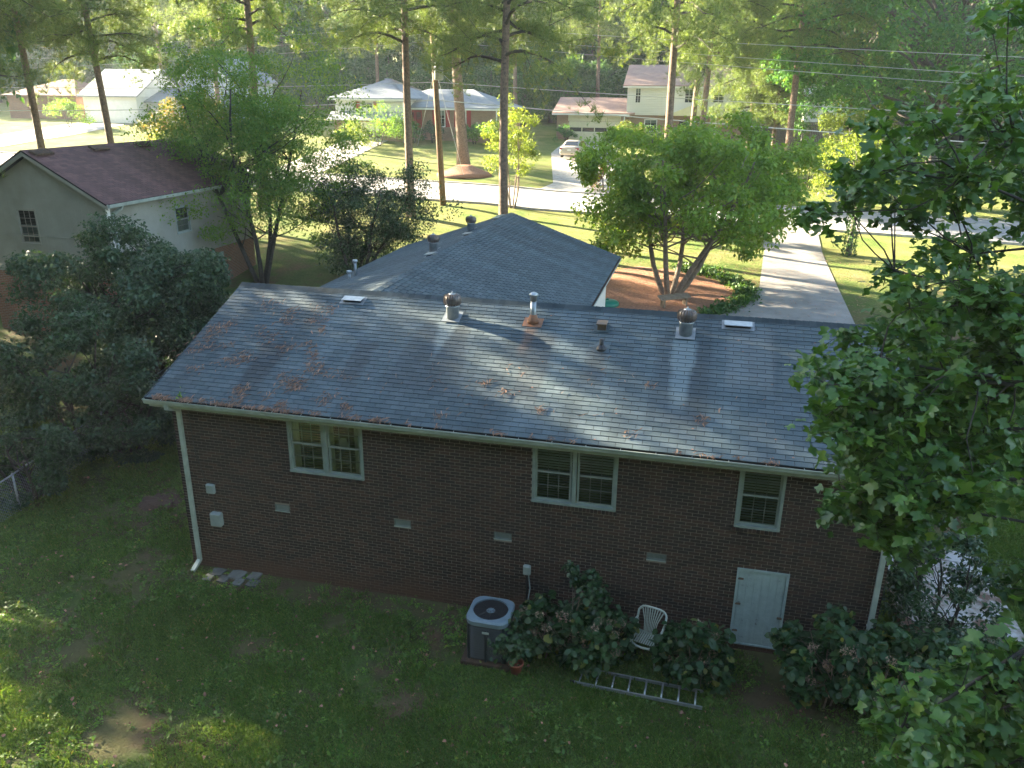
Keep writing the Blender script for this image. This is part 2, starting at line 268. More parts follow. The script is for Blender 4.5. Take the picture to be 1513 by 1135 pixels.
# ------------------------------------------------------------------ mesh helpers
ORG = {}
def finish(o, parent=None, label=None, cat=None, group=None, kind=None):
    if o.name not in col.objects: col.objects.link(o)
    if parent is not None: o.parent = parent
    if label: o['label'] = label
    if cat: o['category'] = cat
    if group: o['group'] = group
    if kind: o['kind'] = kind
    return o
def thing(name, loc, label, cat, group=None):
    o = bpy.data.objects.new(name, None); o.empty_display_size = .2; o.location = tuple(float(v) for v in loc); ORG[o.name] = np.array(loc, float)
    return finish(o, None, label, cat, group)
class MB:
    def __init__(s, fn=None): s.v = []; s.f = []; s.fn = fn; s.sm = False
    def add(s, vs_, fs):
        n = len(s.v)
        s.v += [s.fn(*p) for p in vs_] if s.fn else [tuple(p) for p in vs_]
        s.f += [tuple(i+n for i in f) for f in fs]; return s
    def box(s, x0, x1, y0, y1, z0, z1):
        return s.add([(x0, y0, z0), (x1, y0, z0), (x1, y1, z0), (x0, y1, z0), (x0, y0, z1), (x1, y0, z1), (x1, y1, z1), (x0, y1, z1)],
                     [(0, 3, 2, 1), (4, 5, 6, 7), (0, 1, 5, 4), (1, 2, 6, 5), (2, 3, 7, 6), (3, 0, 4, 7)])
    def bbox(s, x0, x1, y0, y1, z0, z1, b=.01):
        # box with bevelled vertical and top edges
        v = []
        for (z, k) in ((z0, 0), (z1-b, 0), (z1, b)):
            for (x, y) in ((x0+b+k, y0+k), (x1-b-k, y0+k), (x1-k, y0+b+k), (x1-k, y1-b-k), (x1-b-k, y1-k), (x0+b+k, y1-k), (x0+k, y1-b-k), (x0+k, y0+b+k)): v.append((x, y, z))
        f = [tuple(range(7, -1, -1)), tuple(range(16, 24))]
        for r in range(2):
            for i in range(8): f.append((r*8+i, r*8+(i+1) % 8, (r+1)*8+(i+1) % 8, (r+1)*8+i))
        return s.add(v, f)
    def obox(s, c, ax, ay, az):
        c, ax, ay, az = map(np.array, (c, ax, ay, az))
        vs_ = [tuple(c+i*ax+j*ay+k*az) for k in (-1, 1) for (i, j) in ((-1, -1), (1, -1), (1, 1), (-1, 1))]
        return s.add(vs_, [(0, 3, 2, 1), (4, 5, 6, 7), (0, 1, 5, 4), (1, 2, 6, 5), (2, 3, 7, 6), (3, 0, 4, 7)])
    def poly(s, pts): return s.add(pts, [tuple(range(len(pts)))])
    def prism(s, pts, d):
        n = len(pts); d = np.array(d); a = [tuple(p) for p in pts]; b_ = [tuple(np.array(p)+d) for p in pts]
        return s.add(a+b_, [tuple(range(n))[::-1], tuple(range(n, 2*n))] + [(i, (i+1) % n, n+(i+1) % n, n+i) for i in range(n)])
    def tube(s, pts, rs, n=8, cap=True):
        pts = [np.array(p, float) for p in pts]; rs = rs if hasattr(rs, '__len__') else [rs]*len(pts)
        base = len(s.v); vs_ = []; ref = None
        for i, p in enumerate(pts):
            t_ = pts[min(i+1, len(pts)-1)]-pts[max(i-1, 0)]; t_ = t_/(np.linalg.norm(t_)+1e-9)
            if ref is None: ref = np.array([1., 0, 0]) if abs(t_[0]) < .8 else np.array([0, 1., 0])
            a = np.cross(t_, ref); a /= np.linalg.norm(a)+1e-9; b_ = np.cross(t_, a); ref = np.cross(a, t_)
            for k in range(n):
                an = 2*math.pi*k/n; vs_.append(tuple(p+rs[i]*(a*math.cos(an)+b_*math.sin(an))))
        f = [(i*n+k, i*n+(k+1) % n, (i+1)*n+(k+1) % n, (i+1)*n+k) for i in range(len(pts)-1) for k in range(n)]
        if cap: f += [tuple(range(n))[::-1], tuple(range((len(pts)-1)*n, len(pts)*n))]
        return s.add(vs_, f)
    def lathe(s, c, prof, n=16):
        vs_ = [(c[0]+r*math.cos(2*math.pi*k/n), c[1]+r*math.sin(2*math.pi*k/n), c[2]+z) for (r, z) in prof for k in range(n)]
        f = [(i*n+k, i*n+(k+1) % n, (i+1)*n+(k+1) % n, (i+1)*n+k) for i in range(len(prof)-1) for k in range(n)]
        f += [tuple(range(n))[::-1], tuple(range((len(prof)-1)*n, len(prof)*n))]
        return s.add(vs_, f)
    def mesh(s, name, mat, org=(0, 0, 0), smooth=False):
        me = bpy.data.meshes.new(name); o = np.array(org)
        me.from_pydata([tuple(float(q) for q in np.array(p)-o) for p in s.v], [], s.f); me.materials.append(M[mat] if isinstance(mat, str) else mat)
        if smooth: me.polygons.foreach_set('use_smooth', [True]*len(me.polygons))
        me.update(); return me
    def build(s, name, mat, parent=None, smooth=False, **k):
        org = ORG[parent.name] if parent is not None else np.zeros(3)
        o = bpy.data.objects.new(name, s.mesh(name, mat, org, smooth)); ORG[o.name] = org
        return finish(o, parent, **k)
def linst(name, me, loc, parent, rot=(0, 0, 0), scale=(1, 1, 1)):
    o = bpy.data.objects.new(name, me); o.location = tuple(np.array(loc)-ORG[parent.name]); o.rotation_euler = rot; o.scale = scale
    col.objects.link(o); o.parent = parent; return o
def copy_tree(root, loc, rotz=None, label=None, scale=None, name=None):
    r = root.copy(); col.objects.link(r); r.location = tuple(float(v) for v in loc)
    if rotz is not None: r.rotation_euler = (0, 0, rotz)
    if scale is not None: r.scale = (scale,)*3
    if label: r['label'] = label
    if name: r.name = name
    for ch in list(root.children):
        c_ = ch.copy(); col.objects.link(c_); c_.parent = r
        for g in ch.children:
            d = g.copy(); col.objects.link(d); d.parent = c_
    return r
def npmesh(name, V, Fc, mats, mi=None, smooth=False):
    """V (n,3), Fc list of (m,k) int arrays"""
    me = bpy.data.meshes.new(name); me.vertices.add(len(V)); me.vertices.foreach_set('co', V.astype(np.float32).ravel())
    nl = sum(a.size for a in Fc); npoly = sum(len(a) for a in Fc)
    me.loops.add(nl); me.polygons.add(npoly)
    me.loops.foreach_set('vertex_index', np.concatenate([a.ravel() for a in Fc]).astype(np.int32))
    ls = []; st = 0
    for a in Fc:
        k = a.shape[1]; ls.append(st+np.arange(len(a))*k); st += a.size
    me.polygons.foreach_set('loop_start', np.concatenate(ls).astype(np.int32))
    for q in mats: me.materials.append(M[q] if isinstance(q, str) else q)
    if mi is not None: me.polygons.foreach_set('material_index', mi.astype(np.int32))
    me.update(calc_edges=True); 
    if smooth: me.polygons.foreach_set('use_smooth', [True]*npoly)
    return me
def rotm(yaw, tilt, roll):
    c, s_ = np.cos, np.sin; z = np.zeros_like(yaw); o = np.ones_like(yaw)
    Rz = np.stack([c(yaw), -s_(yaw), z, s_(yaw), c(yaw), z, z, z, o], -1).reshape(-1, 3, 3)
    Rx = np.stack([o, z, z, z, c(tilt), -s_(tilt), z, s_(tilt), c(tilt)], -1).reshape(-1, 3, 3)
    Ry = np.stack([c(roll), z, s_(roll), z, o, z, -s_(roll), z, c(roll)], -1).reshape(-1, 3, 3)
    return Rz @ Rx @ Ry
def cards(T, Fa, P, R, S):
    V = np.einsum('nij,kj->nki', R, T)*S[:, None, None] + P[:, None, :]
    k = len(T); Fi = (Fa[None] + (np.arange(len(P))*k)[:, None, None]).reshape(-1, Fa.shape[1])
    return V.reshape(-1, 3), Fi
LEAF = (np.array([(0, 0, 0), (.28, .4, .07), (0, 1, -.05), (-.28, .4, .07)], float), np.array([(0, 1, 2), (0, 2, 3)]))
BROAD = (np.array([(0, 0, 0), (.38, .3, .08), (.3, .75, .02), (0, 1.0, -.1), (-.3, .75, .02), (-.38, .3, .08), (0, .5, 0)], float),
         np.array([(0, 1, 6), (1, 2, 6), (2, 3, 6), (3, 4, 6), (4, 5, 6), (5, 0, 6)]))
_tl = [(0, 0), (.16, -.04), (.44, .10), (.34, .28), (.24, .38), (.36, .52), (.40, .72), (.16, .72), (0, .64)]
_tv = [(x, y, .10*abs(x)-.12*y*y) for x, y in _tl] + [(-x, y, .10*abs(x)-.12*y*y) for x, y in _tl[1:-1]] + [(0, .3, -.03)]
TULIP = (np.array(_tv, float)*1.25, np.array([(i, i+1, 16) for i in range(8)] + [(8, 15, 16)] + [(i, i-1, 16) for i in range(15, 9, -1)] + [(9, 0, 16)]))
def _tuft(n=9, seed=1, w=.05):
    g = np.random.default_rng(seed); V = []; Fa = []
    for i in range(n):
        d = np.array([g.normal(0, .55), g.normal(0, .55), abs(g.normal(.75, .3))]); d /= np.linalg.norm(d); s_ = np.cross(d, g.normal(size=3)); s_ /= np.linalg.norm(s_)
        V += [s_*w, -s_*w, d*g.uniform(.75, 1.1)]; Fa.append((3*i, 3*i+1, 3*i+2))
    return np.array(V), np.array(Fa)
TUFT = _tuft(10, 1, .03)
def leafmesh(name, tmpl, mat, P, size, g, tilt=(.5, .5), sv=.3):
    n = len(P); R = rotm(g.uniform(0, 6.28, n), g.normal(-tilt[0], tilt[1], n), g.normal(0, .5, n))
    V, Fi = cards(tmpl[0], tmpl[1], P, R, size*np.clip(g.normal(1, sv, n), .4, 1.7)); return V, Fi
# trees ------------------------------------------------------------
def limb(mb, a, b_, r0, r1, g, wob=.08, n=6, seg=5, sag=0.0):
    a = np.array(a, float); b_ = np.array(b_, float); L_ = np.linalg.norm(b_-a); pts = []; o1 = g.normal(0, wob*L_, 3); o2 = g.normal(0, wob*L_, 3)
    for i in range(seg+1):
        t_ = i/seg; pts.append(a+(b_-a)*t_+o1*math.sin(math.pi*t_)+o2*math.sin(2*math.pi*t_)*.5+np.array([0, 0, sag*L_*math.sin(math.pi*t_)]))
    mb.tube(pts, [r0+(r1-r0)*(i/seg) for i in range(seg+1)], n); return pts
def crownpts(g, c, R, ncl, rcl, nleaf, low=-.6, shell=.55):
    """leaf clumps spread through an uneven ellipsoid; returns leaf points and clump centres"""
    C = []
    ph = g.uniform(0, 6.28, 3)
    while len(C) < ncl:
        d = g.normal(size=3); d /= np.linalg.norm(d)
        if d[2] < low: continue
        rr = (shell+(1-shell)*g.random()**.6)*(1+.16*math.sin(3*math.atan2(d[1], d[0])+ph[0])+.12*math.sin(5*d[2]+ph[1]))
        C.append(c+d*R*rr)
    C = np.array(C); k = g.integers(0, ncl, nleaf); d = g.normal(size=(nleaf, 3)); d /= np.linalg.norm(d, axis=1)[:, None]
    rad_ = rcl*(.6+.8*g.random(ncl))
    P = C[k] + d*(rad_[k]*g.random(nleaf)**.45)[:, None]*np.array([1.15, 1.15, .75]); return P, C
def tree(name, loc, H, r0, crown, ncl, rcl, nleaf, lsize, mat, bark, label, cat='tree', stems=1, seed=1, tmpl=LEAF, limbs=22, low=-.6, shell=.55, group=None, spread=.35, lean=(0, 0), extra=None, tilt=(.5, .5), z0=None):
    """crown = (dx,dy,zc, rx,ry,rz) relative to loc"""
    g = np.random.default_rng(seed); loc = np.array(loc, float); root = thing(name, loc, label, cat, group)
    cx, cy, cz, rx, ry, rz = crown; cc = loc+np.array([cx, cy, cz]); R = np.array([rx, ry, rz])
    P, C = crownpts(g, cc, R, ncl, rcl, nleaf, low, shell)
    P[:, 2] = np.maximum(P[:, 2], loc[2]+(.05 if z0 is None else z0))
    mb = MB(); tops = []
    for s_ in range(stems):
        an = 6.28*s_/stems+.4; off = np.array([math.cos(an), math.sin(an), 0])*(spread if stems > 1 else 0)
        top = cc+off*rx*1.0+np.array([0, 0, rz*.45]); base = loc+off*.25+np.array([0, 0, -.15])
        pts = limb(mb, base, top, r0, r0*.3, g, .03, 8, 8); tops.append(pts)
    for i in g.permutation(len(C))[:limbs]:
        pts = tops[g.integers(len(tops))]; 
        zt = np.clip((C[i][2]-loc[2])*.62, H*.08, None)+loc[2]; j = min(range(len(pts)), key=lambda q: abs(pts[q][2]-zt)); j = min(max(j, 1), len(pts)-2)
        limb(mb, pts[j], C[i], r0*.32, r0*.06, g, .07, 5, 5, .04)
    mb.build('trunk', bark, root, True)
    V, Fi = leafmesh('crown', tmpl, mat, P-loc, lsize, g, tilt)
    me = npmesh('crown', V, [Fi], [mat]); o = bpy.data.objects.new('crown', me); finish(o, root)
    if extra: extra(root, g, P, C, loc)
    return root
def pine_mesh(seed, H, r0, zc, rc, ntuft, lean=(0, 0), bmat='bark_pine', nb=64, tsz=.36, top_r=.35, droop=.16):
    """trunk and crown meshes of a loblolly pine standing at the origin"""
    g = np.random.default_rng(seed); mb = MB(); n = 14; tp = []
    for i in range(n+1):
        t_ = i/n; tp.append(np.array([lean[0]*t_*H+.12*math.sin(t_*5+seed), lean[1]*t_*H+.12*math.cos(t_*4+seed), H*t_-.3]))
    mb.tube(tp, [r0*(1.35 if i == 0 else 1.05 if i == 1 else 1)*(1-.68*(i/n)) for i in range(n+1)], 10)
    bm_ = MB(); P = []; 
    for k in range(nb):
        z = zc+(H-zc)*(k/nb)**.95; an = k*2.4+g.normal(0, .3); f = (z-zc)/(H-zc)
        Lb = rc*(1-f*(1-top_r))*g.uniform(.6, 1.12)*(.55+.45*min(1, f*4+.5)); t_ = z/H; i0 = min(int(t_*n), n-1); base = tp[i0]+(tp[i0+1]-tp[i0])*(t_*n-i0)
        tip = base+np.array([math.cos(an)*Lb, math.sin(an)*Lb, Lb*(-droop+.55*f+g.normal(0, .08))])
        pts = limb(bm_, base, tip, .055*(1-f)+.03, .012, g, .06, 5, 6, .10)
        for s_ in range(7):
            a = pts[2+s_ % 5]; aa = an+g.normal(0, .9); l2 = Lb*g.uniform(.18, .42); b_ = a+np.array([math.cos(aa)*l2, math.sin(aa)*l2, g.normal(-.05, .5)*l2])
            bm_.tube([a, b_], [.016, .006], 3, False); m_ = int(ntuft/(nb*7))+1
            tt = g.random(m_)**.6; q = a+(b_-a)*tt[:, None]+g.normal(0, .24, (m_, 3)); P.append(q)
    P = np.concatenate(P); nn = len(P)
    R = rotm(g.uniform(0, 6.28, nn), g.normal(0, .75, nn), g.normal(0, .75, nn)); V, Fi = cards(TUFT[0], TUFT[1], P, R, tsz*g.uniform(.7, 1.25, nn))
    return mb.mesh('trunk', bmat, smooth=True), bm_.mesh('branch', 'bark_dark'), npmesh('needles', V, [Fi], ['needle'])
def pine(loc, meshes, label, rot=0, scale=(1, 1, 1), group='loblolly pines of the street', cat='pine tree', name='pine_tree'):
    root = thing(name, loc, label, cat, group); root.rotation_euler = (0, 0, rot); root.scale = scale
    for nm, me in zip(('trunk', 'branches', 'crown'), meshes):
        o = bpy.data.objects.new(nm, me); finish(o, root)
        if nm == 'branches': o.name = 'limbs'
    return root
def scatter(name, P, rot, scl, idx, sources, **k):
    me = bpy.data.meshes.new(name); me.vertices.add(len(P)); me.vertices.foreach_set('co', np.asarray(P, np.float32).ravel())
    a = me.attributes.new('rot', 'FLOAT_VECTOR', 'POINT'); a.data.foreach_set('vector', np.asarray(rot, np.float32).ravel())
    a = me.attributes.new('scl', 'FLOAT', 'POINT'); a.data.foreach_set('value', np.asarray(scl, np.float32))
    a = me.attributes.new('idx', 'INT', 'POINT'); a.data.foreach_set('value', np.asarray(idx, np.int32))
    o = bpy.data.objects.new(name, me); finish(o, None, **k)
    ng = bpy.data.node_groups.new(name, 'GeometryNodeTree')
    ng.interface.new_socket('Geometry', in_out='INPUT', socket_type='NodeSocketGeometry'); ng.interface.new_socket('Geometry', in_out='OUTPUT', socket_type='NodeSocketGeometry')
    N, L = ng.nodes, ng.links; i = N.new('NodeGroupInput'); u = N.new('NodeGroupOutput'); ip = N.new('GeometryNodeInstanceOnPoints'); j = N.new('GeometryNodeJoinGeometry')
    for s_ in sources:
        oi = N.new('GeometryNodeObjectInfo'); oi.inputs['Object'].default_value = s_; oi.inputs['As Instance'].default_value = True; L.new(oi.outputs['Geometry'], j.inputs[0])
    def attr(n_, t_):
        x = N.new('GeometryNodeInputNamedAttribute'); x.data_type = t_; x.inputs['Name'].default_value = n_; return x.outputs[0]
    L.new(i.outputs[0], ip.inputs['Points']); L.new(j.outputs[0], ip.inputs['Instance']); ip.inputs['Pick Instance'].default_value = True
    L.new(attr('idx', 'INT'), ip.inputs['Instance Index']); L.new(attr('scl', 'FLOAT'), ip.inputs['Scale'])
    er = N.new('FunctionNodeEulerToRotation'); L.new(attr('rot', 'FLOAT_VECTOR'), er.inputs[0]); L.new(er.outputs[0], ip.inputs['Rotation']); L.new(ip.outputs[0], u.inputs[0])
    o.modifiers.new('scatter', 'NODES').node_group = ng; return o
# ------------------------------------------------------------------ setting: ground, street, driveways
def grid_sheet(name, xs, ys, mat, off, kind='structure'):
    X, Y = np.meshgrid(xs, ys); Z = h(X, Y)+off; V = np.stack([X, Y, Z], -1).reshape(-1, 3); nx, ny = len(xs), len(ys)
    I = (np.arange(ny-1)[:, None]*nx+np.arange(nx-1)[None]).reshape(-1); Fi = np.stack([I, I+1, I+nx+1, I+nx], 1)
    o = bpy.data.objects.new(name, npmesh(name, V, [Fi], [mat], smooth=True)); return finish(o, None, kind=kind)
gx = np.concatenate([np.arange(-300, -60, 8), np.arange(-60, 60, .8), np.arange(60, 301, 8)])
gy = np.concatenate([np.arange(-150, -12, 6), np.arange(-12, 90, .8), np.arange(90, 421, 8)])
grid_sheet('ground', gx, gy, 'ground', 0)
sx = np.concatenate([np.arange(-200, -60, 4), np.arange(-60, 60, .8), np.arange(60, 201, 4)])
def lofted(name, secs, mat, off, kind='structure', parent=None, **k):
    """sheet through cross lines [(xl,xr,y)...], draped on the ground"""
    ys = np.arange(secs[0][2], secs[-1][2]+.01, .4); xl = np.interp(ys, [s_[2] for s_ in secs], [s_[0] for s_ in secs]); xr = np.interp(ys, [s_[2] for s_ in secs], [s_[1] for s_ in secs])
    m_ = 10; V = np.array([(xl[i]+(xr[i]-xl[i])*j/m_, ys[i], 0) for i in range(len(ys)) for j in range(m_+1)]); V[:, 2] = h(V[:, 0], V[:, 1])+off
    I = (np.arange(len(ys)-1)[:, None]*(m_+1)+np.arange(m_)[None]).reshape(-1); Fi = np.stack([I, I+1, I+m_+2, I+m_+1], 1)
    o = bpy.data.objects.new(name, npmesh(name, V, [Fi], [mat], smooth=True)); return finish(o, parent, kind=kind)
grid_sheet('street', sx, np.arange(35.6, 43.05, .62), 'street', .045)
for y0 in (35.35, 43.05):
    V = []; mb = MB()
    for i in range(len(sx)-1):
        xa, xb = sx[i], sx[i+1]
        if y0 < 40 and 11.6 < (xa+xb)/2 < 16.4: continue
        za, zb = float(h(xa, y0)), float(h(xb, y0))
        n_ = len(mb.v); mb.v += [(xa, y0, za-.1), (xb, y0, zb-.1), (xb, y0+.22, zb-.1), (xa, y0+.22, za-.1), (xa, y0, za+.13), (xb, y0, zb+.13), (xb, y0+.22, zb+.13), (xa, y0+.22, za+.13)]
        mb.f += [tuple(n_+q for q in f) for f in ((4, 5, 6, 7), (0, 1, 5, 4), (2, 3, 7, 6))]
    mb.build('kerb', 'concrete', kind='structure')
lofted('driveway', [(9.2, 15.8, 14), (9.4, 15.75, 17.6), (11.2, 15.7, 20.5), (12.2, 15.65, 23.5), (12.7, 15.6, 30), (12.6, 15.8, 34), (11.8, 16.6, 35.6)], 'asphalt', .03)
gL, gR = on(842, 213, 1, 66.6), on(915, 213, 1, 66.6)
lofted('driveway', [(-2.2, 5.3, 43.2), (-1.6, 4.6, 46), (gL[0]-.2, gR[0]+.3, 58), (gL[0]-.2, gR[0]+.3, 66.6)], 'concrete', .035)
wL, wR = on(128, 186, 1, 62), on(198, 186, 1, 62)
lofted('driveway', [(wL[0]-3, wR[0]-1, 43.2), (wL[0]-.3, wR[0]+.3, 61.5)], 'concrete', .035)
cL, cR = on(515, 195, 1, 60), on(565, 195, 1, 60)
lofted('driveway', [(cL[0]+1, cR[0]+1.5, 43.2), (cL[0], cR[0]+.5, 61)], 'concrete', .035)
# mulch bed under the broad tree
g = np.random.default_rng(3)
pts = [gnd(*q) for q in ((903, 398), (960, 394), (1010, 400), (1050, 412), (1085, 428), (1092, 440), (1060, 455), (1020, 470), (930, 475), (880, 470), (870, 440))]
cxy = np.mean([p[:2] for p in pts], 0); V = [(cxy[0], cxy[1], float(h(*cxy))+.06)]; rings = 6; npn = 44
ang = np.array([math.atan2(p[1]-cxy[1], p[0]-cxy[0]) for p in pts]); rr_ = np.array([math.hypot(p[0]-cxy[0], p[1]-cxy[1]) for p in pts]); o_ = np.argsort(ang)
for r in range(1, rings+1):
    for k in range(npn):
        a = -math.pi+2*math.pi*k/npn; R_ = np.interp(a, ang[o_], rr_[o_], period=2*math.pi)*r/rings*(1+.03*math.sin(7*a)); x, y = cxy[0]+R_*math.cos(a), cxy[1]+R_*math.sin(a)
        V.append((x, y, float(h(x, y))+(.06 if r < rings else -.02)+.03*math.sin(x*5)*math.sin(y*4)))
Fc3 = np.array([(0, 1+k, 1+(k+1) % npn) for k in range(npn)]); Fc4 = np.array([(1+(r-1)*npn+k, 1+r*npn+k, 1+r*npn+(k+1) % npn, 1+(r-1)*npn+(k+1) % npn) for r in range(1, rings) for k in range(npn)])
finish(bpy.data.objects.new('mulch_bed', npmesh('mulch_bed', np.array(V), [Fc3, Fc4], ['mulch'], smooth=True)), None, kind='structure')

# ------------------------------------------------------------------ window builder (u along wall, w outward, z up)
def window(parent, fn, u0, u1, z0, z1, units=1, cols=3, rows=2, frame='paint_win', backs=('blind', 'screen'), recess=.05, label=None, shut=None, detail=True):
    f = MB(fn); t_ = .055; w0, w1 = -recess, .015
    f.box(u0, u1, w0, w1, z1-t_, z1); f.box(u0, u1, w0, w1+.02, z0, z0+t_*.9)
    uw = (u1-u0)/units
    for i in range(units+1):
        c_ = u0+i*uw; e = .5*t_ if 0 < i < units else 0
        a = c_ if i == 0 else c_-t_*(1 if i == units else .7); b_ = c_+t_ if i == 0 else (c_ if i == units else c_+t_*.7)
        f.box(a, b_, w0, w1-.002, z0+t_*.9, z1-t_)
    win = f.build('window', frame, parent)
    if label: win['label'] = label
    zm = (z0+z1)/2; sa = MB(fn); gp = MB(fn); mu = MB(fn); bk = MB(fn); bk2 = MB(fn); s_ = .04
    for i in range(units):
        a = u0+i*uw+t_; b_ = u0+(i+1)*uw-t_
        for (za, zb, wo) in ((zm-.02, z1-t_, -.018), (z0+t_*.9, zm+.02, -.034)):
            sa.box(a, b_, wo-.02, wo, za, za+s_); sa.box(a, b_, wo-.02, wo, zb-s_, zb); sa.box(a, a+s_, wo-.02, wo, za+s_, zb-s_); sa.box(b_-s_, b_, wo-.02, wo, za+s_, zb-s_)
            gp.add([(a+s_, wo-.012, za+s_), (b_-s_, wo-.012, za+s_), (b_-s_, wo-.012, zb-s_), (a+s_, wo-.012, zb-s_)], [(0, 1, 2, 3)])
            if detail:
                for c_ in range(1, cols): uu = a+s_+(b_-a-2*s_)*c_/cols; mu.box(uu-.007, uu+.007, wo-.02, wo-.004, za+s_, zb-s_)
                for r_ in range(1, rows): zz = za+s_+(zb-za-2*s_)*r_/rows; mu.box(a+s_, b_-s_, wo-.021, wo-.005, zz-.007, zz+.007)
        k = len(bk.v)
        nb = 24 if detail else 6
        for q in range(nb):
            zz = z0+(z1-z0)*q/nb; (bk if zz > zm else bk2).add([(a, -.085, zz), (b_, -.085, zz), (b_, -.07, zz+(z1-z0)/nb*.93), (a, -.07, zz+(z1-z0)/nb*.93)], [(0, 1, 2, 3)])
    sa.build('sash', frame, win); gp.build('pane', 'glass', win)
    if detail: mu.build('muntin_grid', 'muntin' if frame == 'paint_win' else frame, win)
    bk.build('blind', backs[0], win); bk2.build('lower_blind', backs[1], win)  # backs in the inside material paint the unlit room as near-black
    return win
def wall_holes(mb, u0, u1, z0, z1, holes, w0=-.2, w1=0.0):
    us = sorted({u0, u1, *[a for hh in holes for a in hh[:2]]}); zs = sorted({z0, z1, *[a for hh in holes for a in hh[2:4]]})
    for i in range(len(us)-1):
        run = None
        for j in range(len(zs)-1):
            c_ = ((us[i]+us[i+1])/2, (zs[j]+zs[j+1])/2); ins = any(hh[0] < c_[0] < hh[1] and hh[2] < c_[1] < hh[3] for hh in holes)
            if not ins: mb.box(us[i], us[i+1], w0, w1, zs[j], zs[j+1])
# ------------------------------------------------------------------ the brick house
HX0, HX1 = -1.02, 13.2; EZ = 4.19; RY, RZ = 3.571, 5.695; RX0, RX1 = -1.31, 13.66
house = thing('brick_house', (6, 5, 0), 'dark brown brick ranch house with streaked charcoal shingle roofs beside the back lawn', 'house')
fB = lambda u, w, z: (u, -w, z)
WB = [(1.62, 3.26, 2.70, 3.99, 2), (6.72, 8.34, 2.70, 3.99, 2), (10.50, 11.30, 2.70, 3.99, 1)]
hatch = (10.66, 11.59, .2, 1.85)
vents = [(1.17, 1.51, 1.71, 1.87), (3.86, 4.22, 1.73, 1.89), (5.97, 6.33, 1.75, 1.91), (8.98, 9.35, 1.75, 1.90)]
holes = [w_[:4] for w_ in WB]+[hatch]+vents
mb = MB(fB); wall_holes(mb, HX0+.01, HX1-.01, -.2, 4.05, holes, -.22, -.008); wall = mb.build('wall', 'mortar', house)
mb = MB(); mb.box(HX0+.01, HX0+.23, .225, 7.2, -.2, 4.05); mb.box(HX1-.23, HX1-.01, .225, 7.2, -.2, 4.05); mb.box(HX0+.24, HX1-.24, 6.9, 7.2, .2, 4.05)
for x in (HX0+.01, HX1-.23): mb.prism([(x, .225, 4.052), (x, 6.98, 4.052), (x, RY, RZ-.12)], (.22, 0, 0))
mb.build('gable_wall', 'fbrick', house)
mb = MB(); mb.box(-1.9, -1.7, 7.205, 17.1, .6, 4.1); mb.box(6.0-.2, 6.0, 7.205, 17.1, .6, 4.1); mb.box(-1.695, 5.795, 16.9, 17.1, .6, 4.1); mb.prism([(-1.9, 16.9, 4.102), (6.0, 16.9, 4.102), (2.1, 16.9, 5.45)], (0, .2, 0))
mb.build('front_wing_wall', 'white', house)
# bricks one by one
CH, BW = .0677, .2032; bricks = []
nc = int((3.81+.1)/CH)
for r in range(-2, int(3.80/CH)):
    z0 = r*CH+.02; z1 = z0+CH-.0125
    if z1 > 3.80: break
    off = 0 if r % 2 else BW/2; k = -1
    while HX0+off+k*BW < HX1:
        a = max(HX0, HX0+off+k*BW+.006); b_ = min(HX1, HX0+off+(k+1)*BW-.006); k += 1
        segs = [(a, b_)]
        for hh in holes:
            if z1 > hh[2]-(.075 if hh[3] > 3.9 else 0)+.004 and z0 < hh[3]-.004:
                ns = []
                for (p, q) in segs:
                    if q <= hh[0] or p >= hh[1]: ns.append((p, q))
                    else:
                        if p < hh[0]: ns.append((p, hh[0]-.003))
                        if q > hh[1]: ns.append((hh[1]+.003, q))
                segs = ns
        for (p, q) in segs:
            if q-p > .03: bricks.append((p, q, z0, z1, .0))
zt = 3.81; k = 0
while HX0+k*.0737 < HX1:
    a = HX0+k*.0737+.004; b_ = a+.0737-.009; k += 1
    if any(a < w_[1] and b_ > w_[0] for w_ in WB): continue
    bricks.append((a, min(b_, HX1), zt, zt+.195, .0))
for w_ in WB:       # rowlock sills
    n_ = int(round((w_[1]-w_[0]+.06)/.0737))
    for i in range(n_):
        a = w_[0]-.03+i*(w_[1]-w_[0]+.06)/n_; bricks.append((a+.004, a+.0655, w_[2]-.085, w_[2]-.012, .035))
jit = rng.uniform(-.0025, .0025, len(bricks))
def bshape(w_, hh, pr): return MB().bbox(-w_/2, w_/2, -.012-pr, .06, -hh/2, hh/2, .003)
PC = {}
order = sorted(range(len(bricks)), key=lambda i: -(bricks[i][1]-bricks[i][0])*(bricks[i][3]-bricks[i][2])/((bricks[i][0]-CAM[0])**2+CAM[1]**2+(bricks[i][2]-CAM[2])**2))
sep = set(order[:300]); rest = MB()
for i, (a, b_, z0, z1, pr) in enumerate(bricks):
    if i in sep:
        key = (round(b_-a, 4), round(z1-z0, 4), pr)
        if key not in PC: PC[key] = MB().box(-key[0]/2, key[0]/2, -.011-pr, .05, -key[1]/2, key[1]/2).mesh('brick', 'brick')
        linst('brick', PC[key], ((a+b_)/2, .011+jit[i]-.0, (z0+z1)/2), wall)
    else: rest.box(a, b_, jit[i]-pr, .06+jit[i], z0, z1)
rest.build('brick_courses', 'brick', wall, kind='stuff')
